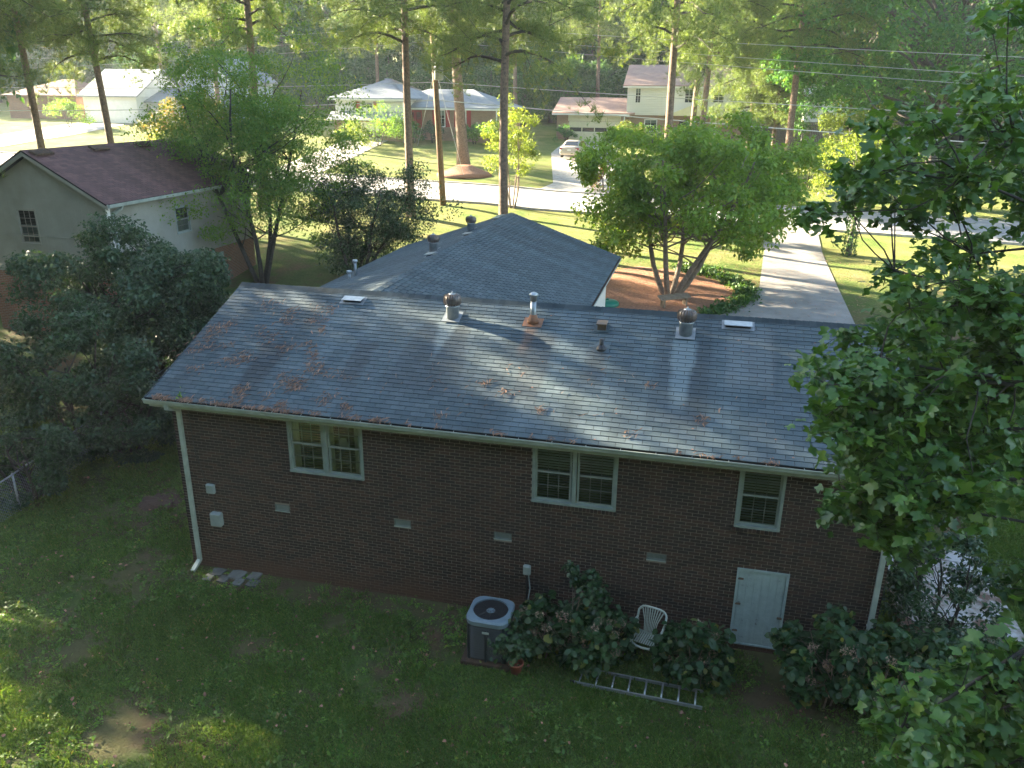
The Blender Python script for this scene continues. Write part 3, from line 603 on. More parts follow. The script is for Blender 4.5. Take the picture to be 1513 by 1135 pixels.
# windows of the back wall
for i, (a, b_, z0, z1, n_) in enumerate(WB):
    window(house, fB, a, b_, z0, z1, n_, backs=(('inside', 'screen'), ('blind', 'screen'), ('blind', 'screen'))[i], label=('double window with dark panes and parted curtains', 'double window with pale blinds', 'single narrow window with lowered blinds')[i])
win1 = [o for o in house.children if o.name.startswith('window')][0]
for j, (a, b_) in enumerate(((1.69, 1.86), (3.06, 3.2), (2.5, 2.62))):
    mb = MB()
    for k in range(8): xa = a+(b_-a)*k/8; xb = a+(b_-a)*(k+1)/8; mb.add([(xa, .058+.008*(k % 2), 2.8), (xb, .058+.008*((k+1) % 2), 2.8), (xb, .058+.008*((k+1) % 2), 3.93), (xa, .058+.008*(k % 2), 3.93)], [(0, 1, 2, 3)])
    mb.build('curtain', 'curtain', win1)
MB().prism([(2.70, .058, 3.36), (2.94, .058, 3.36), (2.88, .058, 3.55), (2.76, .058, 3.55)], (0, .008, 0)).build('lamp_shade', 'curtain', win1)
# crawl space vents
for a, b_, z0, z1 in vents:
    mb = MB(fB); mb.box(a, b_, -.05, .008, z0, z0+.022); mb.box(a, b_, -.05, .004, z1-.012, z1); mb.box(a, a+.018, -.05, .006, z0+.022, z1-.012); mb.box(b_-.018, b_, -.05, .006, z0+.022, z1-.012)
    v_ = mb.build('crawl_vent', 'muntin', house); MB(fB).box(a-.004, b_+.004, -.03, .016, z0-.004, z0+.016).build('lip', 'paint', v_); mb = MB(fB); mb.box(a+.018, b_-.018, -.08, -.06, z0, z1)
    mb.build('vent_back', 'screen', v_); mb = MB(fB)
    for k in range(14): u = a+.03+(b_-a-.06)*k/13; mb.box(u-.004, u+.004, -.045, -.012, z0+.022, z1-.012)
    mb.build('vent_bars', 'grey_box', v_)
# hatch door
m, t, N, L, b = nt('flaking pale door paint'); M['hatch'] = m; P = pos(N)
n1 = noise(N, L, P, 5, 6, .7); r1 = ramp(N, [(.32, (.10, .10, .09)), (.39, (.26, .34, .35)), (.7, (.34, .44, .46))]); L.new(n1.outputs[0], r1.inputs[0])
mp = N.new("ShaderNodeMapping"); L.new(P, mp.inputs[0]); mp.inputs['Scale'].default_value = (14, 1, .6); n2 = noise(N, L, mp.outputs[0], 1.0, 3)
L.new(mixc(N, L, 1.0, r1.outputs[0], ramp_out(N, L, n2.outputs[0], [(0, .8), (1, 1.15)]), 'MULTIPLY'), b.inputs['Base Color']); b.inputs['Roughness'].default_value = .7
mb = MB(fB); a, b_, z0, z1 = hatch
mb.box(a, a+.05, -.08, .012, z0, z1-.05); mb.box(b_-.05, b_, -.08, .012, z0, z1-.05); mb.box(a, b_, -.08, .016, z1-.05, z1); mb.box(a, b_, -.08, .02, z0-.03, z0)
fr_ = mb.build('door', 'hatch', house, label='pale flaking crawl space door'); mb = MB(fB)
for k in range(6): u = a+.055+(b_-a-.11)*k/6; mb.box(u+.0015, u+(b_-a-.11)/6-.0015, -.05, -.004, z0+.004, z1-.055); 
for k in range(6):
    u = a+.055+(b_-a-.11)*k/6; p_ = MB(fB); p_.box(u+.0012, u+(b_-a-.11)/6-.0012, -.05, -.004, z0+.006, z1-.054); p_.build('plank', 'hatch', fr_)
mb = MB(fB)
for zz in (.45, 1.05, 1.6): mb.box(a+.03, a+.13, -.003, .016, zz, zz+.035)
mb.build('hinges', 'metal_dark', fr_); MB(fB).box(b_-.12, b_-.03, -.003, .03, .86, .89).build('handle', 'metal_dark', fr_)
# soffit, fascia, gutter
mb = MB(); mb.box(RX0+.02, RX1-.02, -.30, -.012, 3.98, 4.0); mb.build('soffit', 'paint', house)
def gutter(parent, fn, L0, L1, zt, back=0.0, wid=.13, hh=.12, n='gutter'):
    mb = MB(fn); pr = [(back, zt+.02), (back, zt-hh), (back-wid*.62, zt-hh), (back-wid*.8, zt-hh*.75), (back-wid*.85, zt-hh*.35), (back-wid, zt-hh*.2), (back-wid, zt)]
    inn = [(back-wid+.012, zt), (back-wid+.012, zt-hh*.15), (back-.01, zt-hh+.02), (back-.008, zt+.02)]
    full = pr+inn; vs_ = [(L0, y, z) for y, z in full]+[(L1, y, z) for y, z in full]; k = len(full)
    mb.add(vs_, [(i, (i+1) % k, k+(i+1) % k, k+i) for i in range(k)]); mb.add([(L0-.004, y, z) for y, z in pr], [tuple(range(7))]); mb.add([(L1+.004, y, z) for y, z in pr], [tuple(range(7))])
    o = mb.build(n, 'paint', parent); 
    d = MB(fn); d.add([(L0+.01, back-wid+.014, zt-.035), (L1-.01, back-wid+.014, zt-.035), (L1-.01, back-.012, zt-.02), (L0+.01, back-.012, zt-.02)], [(0, 1, 2, 3)]); d.build('gutter_debris', 'debris', o)
    return o
MB().box(RX0+.02, RX1-.02, -.318, -.302, 3.97, 4.13).build('fascia', 'paint', house)
gutter(house, None, RX0-.02, RX1+.02, EZ-.02, back=-.32)
mb = MB()
for k in range(24): x = RX0+.4+k*.62; mb.box(x, x+.012, -.44, -.33, EZ-.018, EZ-.008)
mb.build('gutter_straps', 'alu', house)
def downspout(parent, pts, w_=.085, d_=.06, n='downspout'):
    mb = MB()
    for i in range(len(pts)-1):
        a, b_ = np.array(pts[i]), np.array(pts[i+1]); t_ = b_-a; Ln = np.linalg.norm(t_); t_ = t_/Ln
        sx_ = np.array([1., 0, 0]) if abs(t_[0]) < .9 else np.array([0, 1., 0]); sx_ -= t_*(sx_@t_); sx_ /= np.linalg.norm(sx_); sy_ = np.cross(t_, sx_)
        mb.obox((a+b_)/2, sx_*(w_/2+.001*i), sy_*(d_/2+.001*i), t_*(Ln/2+.012))
    return mb.build(n, 'paint', parent)
for x, zb in ((-.82, .22), (13.08, .3)):
    d_ = downspout(house, [(x, -.39, 4.07), (x, -.39, 3.98), (x, -.045, 3.82), (x, -.045, zb), (x-.02, -.30, zb-.14)])
    mb = MB(); [mb.box(x-.055, x+.055, -.082, -.005, zz, zz+.025) for zz in (1.0, 2.9)]; mb.build('straps', 'paint', d_)
# service boxes
def wallbox(x0, x1, z0, z1, d_, nm, mat='grey_box'):
    o = MB(fB).bbox(x0, x1, 0.004, d_, z0, z1, .02) .build(nm, mat, house); MB(fB).box(x0+.02, x1-.02, d_, d_+.006, z0+.02, z1-.02).build('cover', mat, o); return o
wallbox(-.40, -.20, 1.96, 2.17, .09, 'junction_box'); wallbox(-.36, -.10, 1.20, 1.50, .14, 'utility_box')
db = wallbox(6.59, 6.74, 1.08, 1.28, .1, 'disconnect_box')
mb = MB(); mb.tube([(6.665, -.04, 1.08), (6.665, -.04, .25)], .018); mb.build('conduit', 'black', db)
mb = MB(); mb.tube([(6.70, -.06, 1.08), (6.75, -.12, .8), (6.72, -.25, .45), (6.6, -.5, .38), (6.5, -.75, .42)], .012, 6); mb.build('cable', 'grey_box', db)
mb = MB(); mb.tube([(-.62, -.012, 3.8), (-.58, -.012, 2.9), (-.42, -.014, 2.2)], .008, 5); mb.tube([(-.30, -.012, 1.96), (-.26, -.012, 1.5)], .006, 5); mb.tube([(1.2, -.012, 1.7), (1.22, -.012, 1.3)], .005, 5); mb.build('wall_cable', 'black', house)

# roofs -------------------------------------------------------------
def shingled(parent, O, U, S, poly, mat, sepn, exposure=.127, wid=.305, name='roof', deck='felt', th=.008, gap=.005):
    """poly in (u,s) plane coords: u across, s up the slope. O origin, U across unit, S up-slope unit"""
    O, U, S = map(lambda q: np.array(q, float), (O, U, S)); Nn = np.cross(U, S); Nn /= np.linalg.norm(Nn); Nn *= 1 if Nn[2] > 0 else -1
    dk = MB(); P3 = [O+U*u+S*s_ for u, s_ in poly]; dk.prism([p-Nn*.05 for p in P3], Nn*.045); roof = dk.build(name, deck, parent)
    def span(s_):
        xs = []
        for i in range(len(poly)):
            (u0, s0), (u1, s1) = poly[i], poly[(i+1) % len(poly)]
            if (s0 <= s_ < s1) or (s1 <= s_ < s0): xs.append(u0+(u1-u0)*(s_-s0)/(s1-s0))
        return (min(xs), max(xs)) if len(xs) >= 2 else None
    tabs = []; smax = max(p[1] for p in poly); r = 0
    while r*exposure < smax:
        s0 = r*exposure; s1 = min(s0+exposure+.03, smax); sp = span(min(s0+exposure*.5, smax-.001)); r += 1
        if not sp: continue
        off = (r % 2)*wid/2+rng.uniform(-.006, .006); k = math.floor((sp[0]-off)/wid)
        while off+k*wid < sp[1]:
            a = max(sp[0], off+k*wid+gap); b_ = min(sp[1], off+(k+1)*wid-gap); k += 1
            if b_-a > .02: tabs.append((a, b_, s0+rng.uniform(-.003, .003), s1))
    def tabv(a, b_, s0, s1, o_):
        lo, hi = th+.006, .002
        return [o_+U*u+S*s_+Nn*z for (u, s_, z) in ((a, s0, 0), (b_, s0, 0), (b_, s1, -.003), (a, s1, -.003), (a, s0, lo), (b_, s0, lo), (b_, s1, hi), (a, s1, hi))]
    FT = [(4, 5, 6, 7), (0, 1, 5, 4), (1, 2, 6, 5), (3, 0, 4, 7)]
    dist = [np.sum((O+U*(t_[0]+t_[1])/2+S*t_[2]-CAM)**2)/max(.05, (t_[1]-t_[0])) for t_ in tabs]
    sp_ = set(np.argsort(dist)[:sepn]) if sepn else set(); mb = MB(); cache = {}
    for i, t_ in enumerate(tabs):
        if i in sp_:
            w_ = round(t_[1]-t_[0], 3); l_ = round(t_[3]-t_[2], 2)
            if (w_, l_) not in cache: c_ = MB(); c_.add([tuple(q) for q in tabv(-w_/2, w_/2, 0, l_, np.zeros(3))], FT); cache[(w_, l_)] = c_.mesh('shingle', mat)
            linst('shingle', cache[(w_, l_)], O+U*(t_[0]+t_[1])/2+S*t_[2], roof)
        else: mb.add([tuple(q) for q in tabv(*t_, O)], FT)
    mb.build('shingle_courses', mat, roof, kind='stuff'); return roof
sl_ = np.array([0, RY+.4, RZ-EZ]); SLn = np.linalg.norm(sl_); Sb = sl_/SLn
roofA = shingled(house, (RX0, -.4, EZ), (1, 0, 0), Sb, [(0, 0), (RX1-RX0, 0), (RX1-RX0, SLn), (0, SLn)], 'shingle', 300)
# front slope of the main roof
shingled(house, (RX0, 2*RY+.4, EZ), (1, 0, 0), (0, -Sb[1], Sb[2]), [(0, 0), (RX1-RX0, 0), (RX1-RX0, SLn), (0, SLn)], 'shingle', 0)
WXL, WXR, WXM = -2.3, 6.45, 2.1; sR = np.array([-(WXR-WXM), 0, RZ-EZ]); lR = np.linalg.norm(sR); sR /= lR; sLf = np.array([WXM-WXL, 0, RZ-EZ]); lL = np.linalg.norm(sLf); sLf /= lL
shingled(house, (WXR, 7.55, EZ+.012), (0, 1, 0), sR, [(0, 0), (9.9, 0), (9.9, lR), (-4.0, lR)], 'shingle_wing', 0, exposure=.14, gap=.012, th=.014)
shingled(house, (WXL, 7.55, EZ+.012), (0, 1, 0), sLf, [(0, 0), (9.9, 0), (9.9, lL), (-4.0, lL)], 'shingle_wing', 0, exposure=.14, gap=.012, th=.014)
def caps(roof, a, b_, wdir, mat, pitch=.38, n_=None):
    a, b_ = np.array(a, float), np.array(b_, float); L_ = np.linalg.norm(b_-a); t_ = (b_-a)/L_; n_ = int(L_/.135); w_ = np.array(wdir, float); k = .15
    c_ = MB(); c_.add([tuple(q) for q in (-t_*.0-w_*k-np.array([0, 0, k*pitch-.012]), np.array([0, 0, .022]), w_*k-np.array([0, 0, k*pitch-.012]), t_*.15-w_*k-np.array([0, 0, k*pitch-.004]), t_*.15+np.array([0, 0, .012]), t_*.15+w_*k-np.array([0, 0, k*pitch-.004]))], [(0, 1, 4, 3), (1, 2, 5, 4), (0, 3, 4, 1), (0, 2, 1)])
    me = c_.mesh('ridge_cap', mat)
    for i in range(n_): linst('ridge_cap', me, a+t_*i*.135+np.array([0, 0, rng.uniform(.006, .010)]), roof)
caps(roofA, (RX0, RY, RZ), (RX1, RY, RZ), (0, 1, 0), 'shingle')
mb = MB(); [mb.tube([(x, y, EZ-.0), (x, RY, RZ-.03)], .03, 4) for x in (RX0+.03, RX1-.03) for y in (-.38, 2*RY+.38)]
mb.build('rake_edge', 'felt', roofA)
# wing trim: white fascia/gutter on right eave, rake boards
gutter(house, lambda u, w, z: (WXR-.06-w, u, z), 7.3, 17.4, EZ-.02, back=0)
MB().box(WXR-.44, WXR-.06, 7.5, 17.3, EZ-.13, EZ-.10).build('soffit', 'white', house)
mb = MB(); mb.prism([(WXR-.02, 17.42, EZ-.13), (WXM, 17.42, RZ-.13), (WXL+.02, 17.42, EZ-.13), (WXL+.02, 17.42, EZ-.02), (WXM, 17.42, RZ-.04), (WXR-.02, 17.42, EZ-.02)], (0, .03, 0)); mb.build('rake_board', 'white', house)

# turbine vents ---------------------------------------------------------
def turbine(x, y, z, s_=1.0, n_='turbine_vent'):
    base = MB().lathe((x, y, z-.16*s_), [(.14*s_, 0), (.14*s_, .40*s_), (.155*s_, .41*s_), (.155*s_, .43*s_), (.1*s_, .44*s_)], 20).build(n_, 'metal', house, True)
    # flashing sheet lying on the slope
    return base
def turbine_full(x, y, z, slope, s_=1.0, slope_axis=(0, 1)):
    b0 = turbine(x, y, z, s_); hz = z+.27*s_; R_ = .2*s_
    sl3 = np.array([slope_axis[0], slope_axis[1], slope]); sl3 /= np.linalg.norm(sl3); ac = np.array([-slope_axis[1], slope_axis[0], 0.]); nn = np.cross(ac, sl3); nn *= np.sign(nn[2])
    MB().obox(np.array([x, y, z])+nn*.02, ac*.20*s_, sl3*.20*s_, nn*.004).build('flashing', 'metal_dull', b0)
    MB().lathe((x, y, hz), [(.10*s_, 0), (.10*s_, .25*s_), (.02, .27*s_)], 12).build('core', 'metal_dark', b0)
    MB().lathe((x, y, hz+.235*s_), [(.085*s_, 0), (.07*s_, .03*s_), (.02*s_, .045*s_), (.012*s_, .08*s_), (.0, .085*s_)], 14).build('top_cap', 'metal', b0)
    me = None
    for k in range(18):
        an = 2*math.pi*k/18
        if me is None:
            m_ = MB(); vs_ = []; nseg = 7
            for i in range(nseg+1):
                ph = math.pi*i/nseg; r_ = R_*math.sin(ph)**.75*.98+.085*s_*(1-math.sin(ph)); zz = .125*s_*(1-math.cos(ph)); hw = .10+.22*math.sin(ph)
                vs_ += [(r_*math.cos(-hw*.5), r_*math.sin(-hw*.5), zz), (r_*1.06*math.cos(hw*.5), r_*1.06*math.sin(hw*.5), zz)]
            m_.add(vs_, [(2*i, 2*i+1, 2*i+3, 2*i+2) for i in range(nseg)]); me = m_.mesh('vane', 'turb', smooth=True)
        linst('vane', me, (x, y, hz), b0, (0, 0, an))
M['turb'] = simple('turbine vane metal', (.16, .15, .145), (.09, .06, .05), 9, .45, .5)
def zA(y): return EZ+(y+.4)*(RZ-EZ)/(RY+.4)
turbine_full(4.27, 2.84, zA(2.84)+.02, .379); turbine_full(9.31, 2.86, zA(2.86)+.02, .379)
def zL(x): return RZ-(WXM-x)*(RZ-EZ)/(WXM-WXL)
wing_t = []
for q in ((641, 388), (696, 350)):
    # on the left plane of the wing, just left of its ridge
    x = 1.35; p = on(q[0], q[1], 0, x); turbine_full(x, p[1], zL(x)+.03, .341, .95, (1, 0)); wing_t.append(p)
# flue
fx, fy = 6.08, 2.87; fz = zA(fy)
fl = MB().tube([(fx, fy, fz-.1), (fx, fy, fz+.52)], .062, 16).build('flue_pipe', 'metal', house, True, label='tall flue pipe with rusty base')
MB().lathe((fx, fy, fz+.02), [(.13, 0), (.12, .06), (.075, .17), (.064, .18)], 16).build('storm_collar', 'rust', fl, True)
nn = np.array([0, -Sb[2], Sb[1]]); MB().obox((fx, fy, fz+.02), (.21, 0, 0), Sb*.16, nn*.004).build('flashing', 'rust', fl)
MB().lathe((fx, fy, fz+.50), [(.075, 0), (.075, .10), (.10, .11), (.10, .15), (.03, .19)], 16).build('flue_cap', 'alu', fl, True)
# small roof jacks
vx, vy = 7.58, 2.86; o = MB().box(vx-.09, vx+.09, vy-.1, vy+.1, zA(vy)-.02, zA(vy)+.13).build('exhaust_vent', 'metal_dark', house); MB().obox((vx, vy-.02, zA(vy)+.02), (.16, 0, 0), Sb*.15, nn*.004).build('flashing', 'shingle', o); MB().obox((vx, vy-.04, zA(vy)+.145), (.11, 0, 0), (0, .14, .01), (0, 0, .01)).build('hood', 'metal_dark', o)
vx, vy = 7.66, 2.2; o = MB().tube([(vx, vy, zA(vy)-.05), (vx, vy, zA(vy)+.22)], .045, 12).build('vent_pipe', 'black', house, True); MB().lathe((vx, vy, zA(vy)-.02), [(.12, 0), (.10, .05), (.055, .12)], 12).build('pipe_boot', 'black', o, True); MB().obox((vx, vy, zA(vy)+.02), (.16, 0, 0), Sb*.15, nn*.004).build('flashing', 'shingle', o)
def slant(x, y, z, across, upv, w_=.24, l_=.12):
    across, upv = np.array(across, float), np.array(upv, float); n_ = np.cross(across, upv); n_ *= np.sign(n_[2]); c_ = np.array([x, y, z])
    a = MB(); lo = c_-upv*l_; 
    P_ = [lo-across*w_, lo+across*w_, c_+upv*l_+across*w_, c_+upv*l_-across*w_]
    top = [P_[0]+n_*.085, P_[1]+n_*.085, P_[2]+n_*.035, P_[3]+n_*.035]
    a.add([tuple(q) for q in top]+[tuple(q+n_*.012) for q in top], [(0, 3, 2, 1), (4, 5, 6, 7), (0, 1, 5, 4), (1, 2, 6, 5), (2, 3, 7, 6), (3, 0, 4, 7)])
    o = a.build('slant_vent', 'alu', house); bxx = MB(); bxx.obox(c_-upv*l_*.1+n_*.016, across*w_*.9, upv*l_*.6, n_*.016); bxx.build('throat', 'black', o)
    MB().obox(c_+n_*.014, across*(w_+.05), upv*(l_+.04), n_*.003).build('flashing', 'metal_dull', o)
slant(1.77, 3.18, zA(3.18)+.01, (1, 0, 0), Sb); slant(10.36, 3.26, zA(3.26)+.01, (1, 0, 0), Sb, .28)
for q in ((637, 396), (691, 358)):
    x = 1.72; p = on(q[0], q[1], 0, x); slant(x, p[1], zL(x)+.015, (0, 1, 0), sLf, .2, .13)
p = on(737, 325, 0, 1.8); slant(1.8, p[1], zL(1.8)+.015, (0, 1, 0), sLf, .5, .12)
for q, hh in (((525, 396), .45), ((516, 404), .2)):
    x = -1.2; p = on(q[0], q[1], 0, x); zz = zL(x); o = MB().tube([(x, p[1], zz-.1), (x, p[1], zz+hh)], .045, 10).build('vent_pipe', 'metal', house, True); MB().lathe((x, p[1], zz+hh-.02), [(.06, 0), (.09, .03), (.085, .09), (.02, .1)], 10).build('pipe_cap', 'alu', o, True)

# pine straw on the roof, leaves in the gutter -----------------------------
g = np.random.default_rng(5); mb = MB()
def straw(cu, cy, n_, r_):
    for _ in range(n_):
        x, y = cu+g.normal(0, r_), cy+g.normal(0, r_*.8); y = min(max(y, -.42), RY-.1); a = g.uniform(0, 3.14) if g.random() < .5 else g.normal(1.2, .5); l_ = g.uniform(.06, .16); c_, s_ = math.cos(a), math.sin(a)
        z = zA(y)+g.uniform(.018, .05); w_ = .0035
        dz = s_*l_*.379
        mb.add([(x-c_*l_/2+s_*w_, y-s_*l_/2-c_*w_, z-dz/2), (x-c_*l_/2-s_*w_, y-s_*l_/2+c_*w_, z-dz/2), (x+g.normal(0, .015), y, z+.012), (x+c_*l_/2, y+s_*l_/2, z+dz/2)], [(0, 1, 2), (0, 2, 3)])
def roofpt(px, py):
    d = ray(px, py); n3 = np.array([0, -(RZ-EZ), RY+.4]); p0 = np.array([0, -.4, EZ]); t_ = ((p0-CAM)@n3)/(d@n3); return CAM+d*t_
for (px, py, n_, r_) in ((398, 452, 40, .16), (430, 462, 46, .14), (424, 475, 50, .12), (478, 456, 30, .15), (488, 460, 24, .1), (465, 475, 60, .14), (476, 490, 40, .1), (337, 480, 40, .12), (325, 492, 36, .14), (303, 502, 60, .15), (292, 518, 60, .14), (315, 488, 40, .12), (385, 492, 40, .18), (402, 500, 50, .16),
                        (340, 512, 24, .08), (316, 516, 20, .1), (420, 516, 36, .14), (455, 512, 50, .12), (463, 528, 50, .12), (350, 538, 44, .14), (360, 528, 60, .13), (330, 536, 30, .1), (290, 547, 30, .12), (465, 545, 70, .14), (475, 552, 30, .1), (430, 568, 90, .14), (440, 572, 60, .14), (355, 578, 70, .1), (352, 592, 60, .1),
                        (415, 600, 50, .07), (480, 592, 60, .12), (510, 602, 50, .09), (420, 560, 30, .12), (503, 556, 24, .12), (395, 586, 24, .1), (718, 568, 30, .07), (748, 583, 26, .09), (798, 609, 30, .07), (1037, 622, 34, .08), (650, 615, 24, .08), (960, 572, 18, .06), (640, 562, 12, .12), (930, 643, 18, .1),
                        (760, 545, 12, .2), (560, 560, 14, .3), (900, 560, 12, .4), (600, 520, 12, .4), (700, 600, 14, .4), (850, 610, 14, .5), (1100, 600, 10, .4)):
    p = roofpt(px, py); straw(p[0], p[1], int(n_*.8), r_)
for k in range(90):
    x = RX0+.2+abs(g.normal(0, 2.8)) if k < 72 else g.uniform(RX0, RX1); straw(min(x, RX1-.2), -.40, 7, .05)
mb.build('pine_straw', 'straw', kind='stuff')
mb = MB()
for k in range(26):
    x, y = g.uniform(6, 13), g.uniform(-.3, 3.2); z = zA(y)+.02; s_ = .025
    mb.add([(x-s_, y, z), (x, y-s_*.7, z+.01), (x+s_, y, z), (x, y+s_*.7, z+.012)], [(0, 1, 2, 3)])
mb.build('fallen_leaves', 'litter', kind='stuff')
# seedling rooted in the gutter
sd = thing('seedling', (-.55, -.33, EZ-.03), 'small bright green weed sprouting from the roof edge above the left downspout', 'weed'); MB().tube([(-.55, -.33, EZ-.03), (-.54, -.3, EZ+.16)], .004, 4).build('stem', 'ivy', sd)
P = np.array([-.54, -.3, EZ+.12])+g.normal(0, (.05, .05, .06), (26, 3)); V, Fi = leafmesh('x', LEAF, '', P-ORG[sd.name], .06, g); finish(bpy.data.objects.new('leaves', npmesh('leaves', V, [Fi], ['lf_magnolia'])), sd)
# ------------------------------------------------------------------ the neighbour's two-storey house on the left
NX, NY0, NY1 = -11.25, 11.15, 20.6
nb = thing('neighbour_house', (NX, NY0, float(h(NX, NY0))), 'two-storey house of tan siding over orange brick with a dull purple-brown shingle roof', 'house')
c0 = on(157, 303, 0, -10.9); EX, EY, EZn = -10.9, c0[1], c0[2]; r0_ = on(30, 222, 1, EY); NRX, NRZ = r0_[0], r0_[2]; NXL = 2*NRX-EX
SBZ = on(270, 378, 0, NX)[2]
def px_u(q0, q1, axis, val):
    a, b_ = on(*q0, axis, val), on(*q1, axis, val); k = 1-axis; return (min(a[k], b_[k]), max(a[k], b_[k]), min(a[2], b_[2]), max(a[2], b_[2]))
fR = lambda u, w, z: (NX+w, u, z); fBk = lambda u, w, z: (u, NY0-w, z)
uw_ = px_u((257, 306), (280, 342), 0, NX); bw_ = px_u((312, 377), (336, 428), 0, NX); lw_ = px_u((244, 412), (264, 452), 0, NX); kw_ = px_u((22, 307), (62, 362), 1, NY0)
uw_ = (uw_[0], uw_[0]+.95, uw_[2], uw_[3]); bw_ = (bw_[0], bw_[0]+.95, bw_[2]+.02, bw_[3]); lw_ = (lw_[0], lw_[0]+.9, bw_[2], bw_[3])
mb = MB(fR); wall_holes(mb, NY0+.2, NY1, SBZ, EZn+.02, [uw_], -.2, 0); mb.build('siding_wall', 'siding', nb)
gz = NRZ-EZn
mb = MB(fBk); wall_holes(mb, 2*NRX-NX, NX, SBZ, EZn+.02, [kw_], -.2, 0); mb.prism([(2*NRX-NX, 0, EZn+.022), (NX, 0, EZn+.022), (NRX, 0, NRZ-.15)], (0, -.2, 0)); mb.build('gable_siding', 'siding', nb)
mb = MB(fR); wall_holes(mb, NY0+.23, NY1-.02, -.3, SBZ-.002, [bw_, lw_], -.22, -.03); mb.build('brick_wall', 'fbrick', nb)
mb = MB(fBk); mb.box(2*NRX-NX, NX-.03, -.22, -.03, -.3, SBZ-.002); mb.build('brick_gable_wall', 'fbrick', nb)
MB().box(2*NRX-NX, NX-.25, NY1-.2, NY1-.01, .5, EZn).build('far_wall', 'siding', nb); MB().box(2*NRX-NX, 2*NRX-NX+.2, NY0+.25, NY1-.25, .5, EZn).build('left_wall', 'siding', nb)
MB(fR).box(NY0, NY1, -.01, .025, SBZ-.09, SBZ+.04).build('skirt_board', 'siding', nb); MB(fBk).box(2*NRX-NX, NX-.012, 0, .028, EZn-1.35, EZn-1.31).build('belt_board', 'siding', nb); MB(fBk).box(2*NRX-NX, NX+.02, 0, .03, SBZ-.09, SBZ+.04).build('skirt_board', 'siding', nb)
for fn, w_, lab in ((fR, uw_, 'dark upper side window'), (fR, bw_, 'lower window with pale frame reflecting yellow leaves'), (fR, lw_, 'lower window behind the shrub'), (fBk, kw_, 'tan framed back window')):
    window(nb, fn, w_[0], w_[1], w_[2], w_[3], 1, 3, 2, 'siding' if lab[0] in 'td' and 'tan' in lab else 'paint_win', ('inside', 'screen'), label=lab)
Sx = np.array([NRX-EX, 0, NRZ-EZn]); Ln = np.linalg.norm(Sx); Sx /= Ln
rfn = shingled(nb, (EX, EY, EZn), (0, 1, 0), Sx, [(0, 0), (NY1+.3-EY, 0), (NY1+.3-EY, Ln), (0, Ln)], 'shingle_brown', 0)
shingled(nb, (NXL, EY, EZn), (0, 1, 0), (-Sx[0], 0, Sx[2]), [(0, 0), (NY1+.3-EY, 0), (NY1+.3-EY, Ln), (0, Ln)], 'shingle_brown', 0)
mb = MB(); mb.prism([(EX+.02, EY+.01, EZn-.2), (NRX, EY+.01, NRZ-.2), (NRX, EY+.01, NRZ-.03), (EX+.02, EY+.01, EZn-.03)], (0, .035, 0)); mb.build('rake_board', 'siding', nb)
MB().prism([(NXL, EY+.01, EZn-.2), (NRX-.002, EY+.01, NRZ-.2), (NRX-.002, EY+.01, NRZ-.03), (NXL, EY+.01, EZn-.03)], (0, .035, 0)).build('rake_board', 'siding', nb)
gutter(nb, lambda u, w, z: (EX-.02-w, u, z), EY+.05, NY1+.2, EZn-.01, back=0)
downspout(nb, [(EX+.02, EY+.75, EZn-.12), (EX-.05, EY+.75, EZn-.22), (NX+.05, EY+.62, EZn-.42), (NX+.05, EY+.6, 1.0)], .1, .08)
MB().box(NX-.02, NX+.03, NY0-.03, NY0+.14, SBZ+.05, EZn-.2).build('corner_board', 'white', nb)
for q in (((60, 217)), (145, 209), (210, 202)):
    p = on(q[0], q[1], 0, NRX+.35); MB().obox((p[0], p[1], NRZ-.35*gz/(EX-NRX)+.10), (.15, 0, -.06), (0, .42, 0), (.01, 0, .035)).build('slot_vent', 'debris', nb)
mb = MB(); g = np.random.default_rng(8)
for y0 in (15.2, 15.9, 16.1): mb.tube([(NX+.02, y0+.1*math.sin(k), 1+k*.42) for k in range(7)], .012, 4)
for k in range(22): y0 = g.uniform(15, 16.3); z0 = g.uniform(1.4, 3.6); mb.tube([(NX+.015, y0, z0), (NX+.015, y0+g.normal(0, .3), z0+g.uniform(.1, .4))], .006, 3)
vn = thing('climbing_vine', (NX+.05, 15.7, 1), 'bare brown vine climbing the orange brick wall beside the window', 'vine'); mb2 = mb.build('stem', 'bark_dark', vn)

